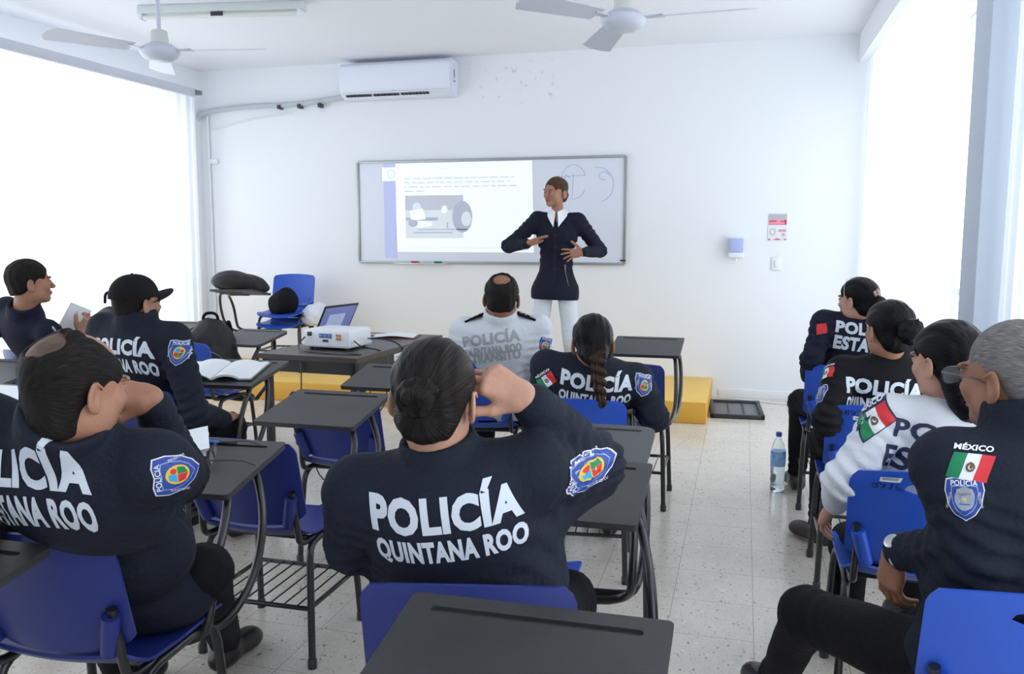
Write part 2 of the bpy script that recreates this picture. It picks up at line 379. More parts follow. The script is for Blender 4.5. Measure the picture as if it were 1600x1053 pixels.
# ================================================================== THE ROOM
def floor_material():
    m = bpy.data.materials.new('terrazzo tiles'); m.use_nodes = True; t = m.node_tree; N = t.nodes; Lk = t.links; b = N['Principled BSDF']
    tc = N.new('ShaderNodeTexCoord'); P = tc.outputs['Object']
    def ramp(src, a, b_, lo=0, hi=1):
        r = N.new('ShaderNodeMapRange'); r.inputs[1].default_value = a; r.inputs[2].default_value = b_; r.inputs[3].default_value = lo; r.inputs[4].default_value = hi
        Lk.new(src, r.inputs[0]); return r.outputs[0]
    def mix(f, c1, c2):
        x = N.new('ShaderNodeMix'); x.data_type = 'RGBA'; Lk.new(f, x.inputs[0])
        for i, c in ((6, c1), (7, c2)):
            if isinstance(c, tuple): x.inputs[i].default_value = (*c, 1)
            else: Lk.new(c, x.inputs[i])
        return x.outputs[2]
    n0 = N.new('ShaderNodeTexNoise'); n0.inputs['Scale'].default_value = 5; Lk.new(P, n0.inputs['Vector'])
    col = mix(n0.outputs[0], (.60, .55, .475), (.74, .69, .61))
    mp = N.new('ShaderNodeMapping'); mp.inputs['Scale'].default_value = (1, .75, 1); mp.inputs['Rotation'].default_value = (0, 0, .5); Lk.new(P, mp.inputs['Vector'])
    for sc, c, lo, hi in ((34, (.20, .17, .14), .14, .21), (75, (.26, .22, .18), .16, .26), (24, (.72, .71, .69), .14, .26), (48, (.12, .10, .085), .09, .15), (130, (.30, .26, .22), .2, .3)):
        v = N.new('ShaderNodeTexVoronoi'); v.inputs['Scale'].default_value = sc; v.inputs['Randomness'].default_value = 1
        nz = N.new('ShaderNodeTexNoise'); nz.inputs['Scale'].default_value = sc * 1.3
        ad = N.new('ShaderNodeVectorMath'); ad.operation = 'MULTIPLY_ADD'; ad.inputs[1].default_value = (.035, .035, .035)
        Lk.new(mp.outputs[0], nz.inputs['Vector']); Lk.new(nz.outputs['Color'], ad.inputs[0]); Lk.new(mp.outputs[0], ad.inputs[2]); Lk.new(ad.outputs[0], v.inputs['Vector'])
        d = ramp(v.outputs['Distance'], lo, hi, 1, 0)
        sx = N.new('ShaderNodeSeparateColor'); Lk.new(v.outputs['Color'], sx.inputs[0])
        g = ramp(sx.outputs[0], .40, .44); mu = N.new('ShaderNodeMath'); mu.operation = 'MULTIPLY'; Lk.new(d, mu.inputs[0]); Lk.new(g, mu.inputs[1])
        m7 = N.new('ShaderNodeMath'); m7.operation = 'MULTIPLY'; m7.inputs[1].default_value = .8; Lk.new(mu.outputs[0], m7.inputs[0])
        col = mix(m7.outputs[0], col, c)
    br = N.new('ShaderNodeTexBrick'); br.offset = 0; br.inputs['Scale'].default_value = 1; br.inputs['Mortar Size'].default_value = .0016
    br.inputs['Brick Width'].default_value = .31; br.inputs['Row Height'].default_value = .31; br.inputs['Mortar Smooth'].default_value = .3; br.inputs['Bias'].default_value = 0
    mq = N.new('ShaderNodeMapping'); mq.inputs['Location'].default_value = (.235, .05, 0); Lk.new(P, mq.inputs['Vector']); Lk.new(mq.outputs[0], br.inputs['Vector'])
    fm = N.new('ShaderNodeMath'); fm.operation = 'MULTIPLY'; fm.inputs[1].default_value = .9; Lk.new(br.outputs['Fac'], fm.inputs[0])
    col = mix(fm.outputs[0], col, (.30, .28, .25))
    Lk.new(col, b.inputs['Base Color']); b.inputs['Roughness'].default_value = .17; b.inputs['Specular IOR Level'].default_value = .5
    return m
def wall_front_material():
    m = bpy.data.materials.new('front wall paint with damp marks'); m.use_nodes = True; t = m.node_tree; N = t.nodes; Lk = t.links; b = N['Principled BSDF']
    tc = N.new('ShaderNodeTexCoord'); P = tc.outputs['Object']; b.inputs['Roughness'].default_value = .7
    n = N.new('ShaderNodeTexNoise'); n.inputs['Scale'].default_value = 14; n.inputs['Detail'].default_value = 8; Lk.new(P, n.inputs['Vector'])
    sp = N.new('ShaderNodeSeparateXYZ'); Lk.new(P, sp.inputs[0])
    def band(src, c, w):
        a = N.new('ShaderNodeMath'); a.operation = 'SUBTRACT'; Lk.new(src, a.inputs[0]); a.inputs[1].default_value = c
        q = N.new('ShaderNodeMath'); q.operation = 'ABSOLUTE'; Lk.new(a.outputs[0], q.inputs[0])
        r = N.new('ShaderNodeMapRange'); r.inputs[1].default_value = w; r.inputs[2].default_value = w * .55; Lk.new(q.outputs[0], r.inputs[0]); return r.outputs[0]
    mr = N.new('ShaderNodeMapRange'); mr.inputs[1].default_value = .60; mr.inputs[2].default_value = .72; Lk.new(n.outputs[0], mr.inputs[0])
    a = N.new('ShaderNodeMath'); a.operation = 'MULTIPLY'; Lk.new(band(sp.outputs[0], -2.1, .55), a.inputs[0]); Lk.new(band(sp.outputs[2], 2.83, .22), a.inputs[1])
    c = N.new('ShaderNodeMath'); c.operation = 'MULTIPLY'; Lk.new(a.outputs[0], c.inputs[0]); Lk.new(mr.outputs[0], c.inputs[1])
    x = N.new('ShaderNodeMix'); x.data_type = 'RGBA'; Lk.new(c.outputs[0], x.inputs[0]); x.inputs[6].default_value = (.83, .85, .89, 1); x.inputs[7].default_value = (.50, .49, .46, 1)
    Lk.new(x.outputs[2], b.inputs['Base Color']); return m
struct(MB().box((XL - .3, YB - .3, -.12), (XR + .3, YF + .3, 0)).build('floor', floor_material(), smooth=False))
struct(MB().box((XL - .3, YB - .3, ZC), (XR + .3, YF + .3, ZC + .15)).build('ceiling', m_ceil, smooth=False))
struct(MB().box((XL - .3, YF, 0), (XR + .3, YF + .2, ZC)).build('wall_front', wall_front_material(), smooth=False))
struct(MB().box((XL - .3, YB - .2, 0), (XR + .3, YB, ZC)).build('wall_back', white_wall, smooth=False))
w = MB(); y0, y1, z0, z1 = WINL
w.box((XL - .18, YB, 0), (XL, YF, z0)).box((XL - .18, YB, z1), (XL, YF, ZC)).box((XL - .18, YB, z0), (XL, y0, z1)).box((XL - .18, y1, z0), (XL, YF, z1))
struct(w.build('wall_left', white_wall, smooth=False))
w = MB(); zr0, zr1 = .25, 2.75
w.box((XR, YB, 0), (XR + .18, YF, zr0)).box((XR, YB, zr1), (XR + .18, YF, ZC)).box((XR, YB, zr0), (XR + .18, WINR[0][0], zr1))
w.box((XR, WINR[0][1], zr0), (XR + .18, WINR[1][0], zr1)).box((XR, WINR[1][1], zr0), (XR + .18, YF, zr1))
struct(w.build('wall_right', white_wall, smooth=False))
m_pillar = mat('pale blue grey paint', (.52, .58, .68), .6)
struct(MB().box((.97, 4.12, 0), (XR, 4.40, 2.87), .01).build('trim_2', m_pillar))                                # pillar between the right windows
struct(MB().box((.87, YB, 2.87), (XR, YF, ZC)).build('trim_3', white_wall, smooth=False))                        # beam over the right windows
struct(MB().box((-.19, YF - .012, 0), (.86, YF, .075), .003).build('baseboard_front', white_wall))
m_alu = mat('pale aluminium', (.7, .72, .75), .4, .6)
m_pane = mat('window glass', (1, 1, 1), .02, trans=1)
m_pane.node_tree.nodes['Principled BSDF'].inputs['IOR'].default_value = 1.0
k = 1
for (a, b, z0_, z1_, x) in ((WINL[0], WINL[1], WINL[2], WINL[3], XL - .09), (WINR[0][0], WINR[0][1], zr0, zr1, XR + .09), (WINR[1][0], WINR[1][1], zr0, zr1, XR + .09)):
    f = MB(); n = max(2, round((b - a) / 1.3))
    for i in range(n + 1):
        y = a + (b - a) * i / n; f.box((x - .02, y - .02, z0_), (x + .02, y + .02, z1_))
    for z in (z0_, 1.1, z1_): f.box((x - .02, a, z - .02), (x + .02, b, z + .02))
    struct(f.build('window_%d' % k, m_alu, smooth=False)); k += 1
# sheer curtains
mc = bpy.data.materials.new('sheer white curtain'); mc.use_nodes = True; t = mc.node_tree; N = t.nodes; Lk = t.links; N.remove(N['Principled BSDF'])
tl = N.new('ShaderNodeBsdfTranslucent'); tl.inputs[0].default_value = (.92, .96, .98, 1); df = N.new('ShaderNodeBsdfDiffuse'); df.inputs[0].default_value = (.88, .92, .95, 1)
tr = N.new('ShaderNodeBsdfTransparent'); tr.inputs[0].default_value = (1, 1, 1, 1)
ma = N.new('ShaderNodeMixShader'); ma.inputs[0].default_value = .35; Lk.new(tl.outputs[0], ma.inputs[1]); Lk.new(df.outputs[0], ma.inputs[2])
mb_ = N.new('ShaderNodeMixShader'); mb_.inputs[0].default_value = .30; Lk.new(ma.outputs[0], mb_.inputs[1]); Lk.new(tr.outputs[0], mb_.inputs[2])
Lk.new(mb_.outputs[0], N['Material Output'].inputs[0])
def curtain(x, ya, yb, za, zb, amp, per, label, seed, sway=0):
    g = random.Random(seed); ph = [g.uniform(0, 6.3) for _ in range(4)]
    def f(u, v):
        y = ya + (yb - ya) * u; z = zb + (za - zb) * v
        s = math.sin(y / per * 6.283 + ph[0] + .8 * math.sin(y * 2.1 + ph[1])) * .6 + .4 * math.sin(y / per * 14.1 + ph[2] + .5 * v)
        return Vector((x + amp * s * (.55 + .45 * v), y + sway * v * math.sin(y * 3 + ph[3]), z))
    o = MB().grid(f, int((yb - ya) / per * 14), 24).build('curtain', mc, angle=180)
    return tag(o, label, 'curtain', 'sheer window curtains')
curtain(-5.2, -.6, 2.9, .03, 2.79, .030, .16, 'sheer white curtain on the left wall, hanging behind the nearest seated officers', 1, .04)
curtain(-5.2, 2.95, 7.42, .03, 2.79, .030, .16, 'long sheer white curtain on the left wall reaching the front corner', 2, .05)
curtain(.95, 4.43, 7.80, .03, 2.865, .030, .14, 'sheer white curtain between the front right corner and the blue grey pillar', 3, .03)
curtain(1.06, .2, 4.08, .03, 2.865, .028, .14, 'sheer white curtain at the right edge, this side of the pillar', 4, .03)
t_ = empty('curtain_track', (-5.2, 3.4, 2.8), 'white curtain rail running along the top of the left curtains', 'curtain rail')
MB().box((-.035, -4.0, -.03), (.035, 4.01, .05), .006).build('rail', mat('rail paint', (.62, .64, .72), .5), t_)
MB().box((-.02, 4.01, -.0), (.05, 4.10, .04), .004).build('bracket', mat('dull metal', (.25, .25, .26), .5, .5), t_)
# platform
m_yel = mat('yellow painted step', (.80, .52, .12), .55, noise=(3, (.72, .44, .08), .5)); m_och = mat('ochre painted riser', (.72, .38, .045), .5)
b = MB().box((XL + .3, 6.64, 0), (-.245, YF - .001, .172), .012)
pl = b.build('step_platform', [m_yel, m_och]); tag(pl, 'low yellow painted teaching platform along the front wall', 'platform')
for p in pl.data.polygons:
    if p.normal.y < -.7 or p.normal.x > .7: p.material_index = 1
# whiteboard
bx0, bx1, bz0, bz1, by = -3.67, -1.055, 1.185, 2.15, YF
wb = empty('whiteboard', ((bx0 + bx1) / 2, by, bz0), 'wide framed whiteboard on the front wall with a projected slide on it', 'whiteboard')
ox, oy, oz = wb.location
MB().box((bx0 - ox, -.022, 0), (bx1 - ox, -.002, bz1 - bz0)).build('board_panel', mat('whiteboard surface', (.72, .75, .85), .22, spec=.6), wb)
f = MB()
for lo, hi in (((bx0, bz0 - .012), (bx1, bz0 + .012)), ((bx0, bz1 - .012), (bx1, bz1 + .012)), ((bx0 - .012, bz0), (bx0 + .012, bz1)), ((bx1 - .012, bz0), (bx1 + .012, bz1))):
    f.box((lo[0] - ox, -.034, lo[1] - oz), (hi[0] - ox, -.001, hi[1] - oz), .003)
f.build('board_frame', mat('brushed aluminium frame', (.36, .38, .38), .4, .7), wb)
ink = mat('blue marker ink', (.30, .40, .75), .5); g = MB()
def arc(cx, cz, r, a0, a1, rz=1.0, n=18): return [(cx - ox + r * math.cos(R(a0 + (a1 - a0) * i / n)), -.024, cz - oz + rz * r * math.sin(R(a0 + (a1 - a0) * i / n))) for i in range(n + 1)]
for pts in (arc(-1.53, 1.93, .12, 20, 330, 1.3), [(-1.64 - ox, -.024, 1.98 - oz), (-1.42 - ox, -.024, 1.99 - oz)], [(-1.53 - ox, -.024, 2.0 - oz), (-1.54 - ox, -.024, 1.8 - oz)], [(-1.62 - ox, -.024, 1.95 - oz), (-1.60 - ox, -.024, 2.0 - oz), (-1.56 - ox, -.024, 1.96 - oz)],
            arc(-1.32, 1.90, .16, 100, -70, 1.0), arc(-1.25, 1.98, .045, 0, 300, .8)): g.tube(pts, .0016, 5)
g.build('marker_drawing', ink, wb)
MB().box((-1.09 - ox, -.04, 1.21 - oz), (-1.04 - ox, -.02, 1.225 - oz), .003).build('pen_clip', m_black, wb)
for x, mm, nm in ((-3.12, m_red, 'red'), (-2.88, m_green, 'green')):
    r_ = MB().tube([(x, YF - .045, 1.188), (x + .07, YF - .045, 1.188)], .008, 10).build('marker_pen', mm)
    tag(r_, nm + ' marker pen on the bottom ledge of the whiteboard', 'marker')
MB().box((-3.3 - ox, -.06, -.016), (-2.75 - ox, -.03, -.008), .002).build('pen_ledge', m_alu, wb)
# projected slide (light thrown on the board)
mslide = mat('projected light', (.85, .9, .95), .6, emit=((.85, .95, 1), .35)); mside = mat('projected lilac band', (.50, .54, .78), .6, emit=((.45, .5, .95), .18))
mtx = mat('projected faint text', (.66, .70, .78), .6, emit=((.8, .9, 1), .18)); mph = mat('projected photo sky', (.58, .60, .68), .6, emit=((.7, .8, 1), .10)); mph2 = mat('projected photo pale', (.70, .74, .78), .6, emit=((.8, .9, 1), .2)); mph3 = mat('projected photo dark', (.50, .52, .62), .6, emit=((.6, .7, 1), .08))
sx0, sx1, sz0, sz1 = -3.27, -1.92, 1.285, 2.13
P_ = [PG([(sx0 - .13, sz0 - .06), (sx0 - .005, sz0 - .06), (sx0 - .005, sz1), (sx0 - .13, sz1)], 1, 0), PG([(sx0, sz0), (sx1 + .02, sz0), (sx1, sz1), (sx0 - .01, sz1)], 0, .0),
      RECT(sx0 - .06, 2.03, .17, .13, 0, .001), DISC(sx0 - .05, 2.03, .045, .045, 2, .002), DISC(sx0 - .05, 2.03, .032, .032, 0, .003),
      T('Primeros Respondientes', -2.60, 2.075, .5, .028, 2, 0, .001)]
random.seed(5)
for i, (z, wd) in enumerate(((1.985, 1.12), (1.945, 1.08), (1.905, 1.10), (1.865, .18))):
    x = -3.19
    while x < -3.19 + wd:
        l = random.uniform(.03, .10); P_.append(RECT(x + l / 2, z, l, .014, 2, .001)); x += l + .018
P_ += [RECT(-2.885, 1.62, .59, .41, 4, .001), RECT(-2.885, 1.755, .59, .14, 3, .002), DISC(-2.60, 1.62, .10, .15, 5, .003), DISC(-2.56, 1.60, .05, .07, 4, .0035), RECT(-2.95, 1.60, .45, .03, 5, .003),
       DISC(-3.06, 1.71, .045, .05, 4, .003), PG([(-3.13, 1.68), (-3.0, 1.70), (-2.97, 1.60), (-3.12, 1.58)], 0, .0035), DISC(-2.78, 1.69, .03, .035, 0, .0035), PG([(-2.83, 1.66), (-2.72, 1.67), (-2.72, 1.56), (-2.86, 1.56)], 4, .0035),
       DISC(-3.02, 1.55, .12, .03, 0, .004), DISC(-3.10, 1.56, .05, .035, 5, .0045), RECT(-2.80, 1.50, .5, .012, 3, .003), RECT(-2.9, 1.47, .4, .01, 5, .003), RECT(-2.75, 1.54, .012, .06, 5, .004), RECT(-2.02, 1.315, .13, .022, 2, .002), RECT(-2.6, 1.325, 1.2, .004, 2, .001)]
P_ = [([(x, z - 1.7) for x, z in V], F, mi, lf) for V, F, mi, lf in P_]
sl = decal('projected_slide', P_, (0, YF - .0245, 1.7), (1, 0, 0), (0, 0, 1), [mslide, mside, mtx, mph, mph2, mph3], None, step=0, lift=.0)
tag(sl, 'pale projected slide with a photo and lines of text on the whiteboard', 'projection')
# air conditioner
ac = empty('air_conditioner', (-3.2, YF, 2.72), 'white wall air conditioner high above the whiteboard', 'air conditioner')
prof = [(0, .02), (-.07, 0), (-.17, .035), (-.215, .10), (-.22, .30), (-.18, .335), (0, .335)]
def xprism(b, prof, x0, x1, mi=0):
    M = Matrix(((0, 0, 1, 0), (1, 0, 0, 0), (0, 1, 0, 0), (0, 0, 0, 1))); b.prism(prof, x0, x1, M, mi); return b
b = MB(); xprism(b, prof, -.56, .56); bmesh.ops.bevel(b.bm, geom=[e for e in b.bm.edges], offset=.008, segments=2, affect='EDGES'); b.build('housing', mat('ac white', (.74, .78, .88), .35), ac)
for a, c in ((-.50, -.24), (-.22, .04), (.06, .34)):
    b = MB().box((a, -.150, .030), (c, -.140, .042))
    for i in range(8):
        x = a + (c - a) * i / 8; b.box((x, -.187, .028), (x + .024, -.140, .044))
    b.build('air_outlet', mat('dark slot', (.03, .03, .04), .6), ac)
MB().box((-.53, -.200, .050), (.53, -.185, .058), .002).build('louvre', m_white, ac)
MB().lathe([(.010, 0), (.010, .003), (.004, .004)], 12, Matrix.Translation((.38, -.220, .20)) @ Matrix.Rotation(R(90), 4, 'X')).build('indicator', m_white, ac)
decal('side_sticker', [RECT(0, .02, .02, .08, 0), RECT(.0, -.05, .06, .014, 0)], (.562, -.12, .19), (0, 1, 0), (0, 0, 1), [mat('sticker grey', (.25, .27, .33), .6)], ac, step=0)
MB().tube([(-.02, -.2245, .065), (.02, -.2245, .065)], .002, 6).build('badge', mat('sticker grey', (.2, .2, .2)), ac)
# insulated pipe and conduit
pp = empty('insulated_pipe', (-5.35, YF, 2.62), 'sagging grey insulated pipe running from the air conditioner to the left corner', 'pipe')
MB().tube([(-.07, -.05, .0), (-.02, -.06, .055), (.2, -.06, .085), (.6, -.06, .105), (1.0, -.06, .10), (1.4, -.06, .13), (1.62, -.08, .155)], .026, 12, smooth_path=2).build('sleeve', mat('pipe wrap', (.50, .53, .58), .6, bump=(60, .4)), pp)
MB().tube([(-.08, -.03, -.03), (-.10, -.05, .06), (-.05, -.04, .02)], .010, 8).build('elbow', mat('verdigris', (.30, .42, .38), .6), pp)
for x in (.86, 1.08, 1.30): MB().box((x, -.10, .06), (x + .03, -.02, .10), .004).build('clamp', mat('dark clamp', (.05, .05, .05), .5), pp)
cdt = empty('wall_conduit', (-5.33, YF, 0), 'thin white conduit dropping down the front wall at the left corner', 'conduit')
MB().tube([(0, -.02, .2), (0, -.02, 2.64)], .013, 8).build('conduit_tube', m_white, cdt)
MB().tube([(0, -.02, 2.50), (.5, -.015, 2.60), (.95, -.015, 2.64)], .006, 6).build('cable', m_white, cdt)
MB().box((.0, -.04, 2.17), (.1, 0, 2.22), .005).build('junction_clip', m_white, cdt)
# dispenser, notice, switch
dp = empty('soap_dispenser', (-.07, YF, 1.25), 'small white dispenser with a blue window on the front wall', 'dispenser')
MB().box((-.06, -.10, .04), (.06, 0, .17), .012).build('case', mat('dispenser blue', (.42, .48, .78), .35), dp)
MB().box((-.065, -.112, .0), (.065, 0, .045), .012).build('pump', m_white, dp); MB().box((-.068, -.09, .165), (.068, 0, .18), .004).build('lid', m_white, dp)
MB().tube([(0, -.07, .0), (0, -.07, -.03)], .01, 8).build('nozzle', m_white, dp)
nt = empty('wall_notice', (.27, YF, 1.515), 'small red and white paper notice on the front wall above the switch', 'notice')
m_pink = mat('notice pink', (.80, .30, .40), .6); m_pinkr = mat('notice red', (.65, .06, .12), .6); m_ngr = mat('notice grey', (.45, .46, .50), .6)
decal('paper', [RECT(0, 0, .155, .235, 0, 0), RECT(0, .09, .15, .045, 3, .0005), RECT(0, .045, .15, .045, 1, .0005), RECT(-.04, .052, .06, .012, 2, .001), RECT(.05, .050, .05, .01, 2, .001), RECT(.065, .042, .012, .04, 2, .001),
      RECT(0, .024, .15, .005, 2, .001), RECT(-.065, -.105, .02, .01, 2, .001), RECT(.065, -.105, .02, .01, 2, .001), PG([(-.04, -.11), (.04, -.11), (0, -.095)], 2, .001), RECT(.04, -.03, .065, .02, 1, .001), DISC(-.04, -.04, .026, .03, 3, .001), DISC(-.04, -.04, .018, .021, 0, .0015), DISC(.05, -.065, .015, .015, 3, .001)],
      (0, -.004, 0), (1, 0, 0), (0, 0, 1), [m_wht, m_pink, m_pinkr, m_ngr], nt, step=0)
sw = empty('light_switch', (.27, YF, 1.20), 'white light switch plate on the front wall under the notice', 'switch')
MB().box((-.04, -.012, -.06), (.04, 0, .06), .004).build('plate', m_white, sw); MB().box((-.015, -.02, -.03), (.015, -.01, .03), .003).build('rocker', m_white, sw)
# floor cable by the right of the platform and grey tray on the floor
tag(MB().tube([(-.2, 7.80, .006), (0, 7.72, .006), (.3, 7.62, .006), (.8, 7.5, .006)], .006, 6, smooth_path=2).build('floor_cable', m_white), 'thin pale cable on the floor along the front wall', 'cable')
tr_ = empty('floor_tray', (-.03, 7.22, 0), 'flat grey plastic tray lying on the floor right of the platform', 'tray')
b = MB().box((-.19, -.30, 0), (.19, .30, .012), .004); b.build('base', mat('tray grey', (.16, .17, .18), .6), tr_)
b = MB()
for lo, hi in (((-.21, -.32), (.21, -.285)), ((-.21, .285), (.21, .32)), ((-.21, -.32), (-.175, .32)), ((.175, -.32), (.21, .32))): b.box((*lo, 0), (*hi, .035), .008)
b.build('rim', mat('tray rim', (.03, .035, .04), .5), tr_)
b = MB()
for x in (-.06, .06): b.box((x - .006, -.28, .01), (x + .006, .28, .018))
b.build('ribs', mat('tray rim', (.03, .035, .04)), tr_); tr_.rotation_euler = (0, 0, R(3))
# ceiling lamp
lt = empty('ceiling_lamp', (-3.7, 5.66, ZC), 'unlit white fluorescent tube fitting on the ceiling at upper left', 'lamp', R(9))
MB().box((-.62, -.05, -.06), (.62, .05, -.0), .008).build('tray', mat('lamp tray', (.62, .66, .66), .5), lt)
MB().tube([(-.58, -.03, -.085), (.58, -.03, -.085)], .016, 12).build('fluorescent_tube', mat('tube glass', (.72, .74, .70), .3), lt)
for x in (-.6, .59): MB().box((x - .015, -.045, -.105), (x + .015, .02, -.05), .004).build('lamp_holder', m_white, lt)
MB().box((-.06, -.055, -.09), (.03, -.045, -.06), .003).build('starter', mat('dark slot', (.03, .03, .04)), lt)
# ceiling fans
m_fan = mat('fan enamel', (.56, .59, .68), .35); m_cup = mat('fan cup', (.62, .64, .60), .45)
def fan(loc, rot, label, rod=.5):
    o = empty('ceiling_fan', loc, label, 'ceiling fan', rot, 'white three bladed ceiling fans')
    MB().lathe([(.06, -.045), (.095, -.025), (.112, 0), (.112, .02), (.075, .045), (.05, .055)], 32).build('motor', m_fan, o)
    MB().lathe([(.052, .05), (.045, .12), (.040, .125)], 20).build('lower_cup', m_cup, o)
    MB().tube([(0, 0, .1), (0, 0, ZC - loc[2] - .02)], .012, 10).build('rod', m_fan, o)
    MB().lathe([(.03, ZC - loc[2] - .07), (.06, ZC - loc[2] - .01), (.06, ZC - loc[2])], 20).build('canopy', m_cup, o)
    for i in range(3):
        M = Matrix.Rotation(R(120 * i), 4, 'Z')
        b = MB().prism([(.10, -.018), (.20, -.03), (.20, .03), (.10, .018)], .008, .014, M); b.build('blade_iron', m_fan, o)
        def f(u, v, M=M):
            x = .17 + u * .47; w_ = .055 + .025 * u; w_ *= min(1, (1 - u) * 9 + .35); y = (v - .5) * 2 * w_
            return M @ Vector((x, y, .012 + y * .22 - u * .01))
        MB().grid(f, 14, 6, .004).build('blade', m_fan, o)
    return o
fan((-3.29, 4.40, 2.49), R(6), 'white ceiling fan at upper left, beside the tube lamp')
fan((-.61, 4.36, 2.49), R(-8), 'white ceiling fan at top centre, above the instructor')
# ================================================================== SCHOOL CHAIRS WITH WRITING BOARDS
def tablet_mesh(name, m, parent, cx, ynear, z, w=.43, d=.38, tilt=.075, rounded=False, rz=0):
    """board with a pen groove along its far edge; w along x, d along y, far edge raised"""
    b = MB(); rad = .05 if rounded else .012; th = .018
    ang = math.atan2(tilt, d); hw, hd = w / 2, math.hypot(d, tilt) / 2
    def rr(hw, hd, rad, n=5):
        pts = []
        for sx, sy, a0 in ((1, 1, 0), (-1, 1, 90), (-1, -1, 180), (1, -1, 270)):
            for i in range(n + 1):
                a = R(a0 + 90 * i / n); pts.append((sx * (hw - rad) + rad * math.cos(a), sy * (hd - rad) + rad * math.sin(a)))
        return pts
    out = rr(hw, hd, rad); groove = [(x * 1, y + hd - .045) for x, y in rr(hw * .80, .0085, .008, 3)]
    bm = b.bm
    top = [bm.verts.new((x, y, 0)) for x, y in out]; g0 = [bm.verts.new((x, y, 0)) for x, y in groove]; g1 = [bm.verts.new((x, y, -.007)) for x, y in groove]
    e = []
    for L in (top, g0):
        for i in range(len(L)): e.append(bm.edges.new((L[i], L[(i + 1) % len(L)])))
    bmesh.ops.triangle_fill(bm, use_beauty=True, edges=e)
    n = len(g0)
    for i in range(n): bm.faces.new((g0[i], g0[(i + 1) % n], g1[(i + 1) % n], g1[i]))
    bm.faces.new(g1)
    low = [bm.verts.new((x * .995, y * .995, -th)) for x, y in out]; n = len(out)
    for i in range(n): bm.faces.new((top[i], top[(i + 1) % n], low[(i + 1) % n], low[i]))
    bm.faces.new(low)
    # thin raised lip round the edge
    M = Matrix.Translation((cx, ynear + d / 2, z + tilt / 2)) @ Matrix.Rotation(rz, 4, 'Z') @ Matrix.Rotation(ang, 4, 'X')
    bmesh.ops.transform(bm, matrix=M, verts=bm.verts)
    o = b.build(name, m, parent, angle=30); return o, M
CHAIRS = {}
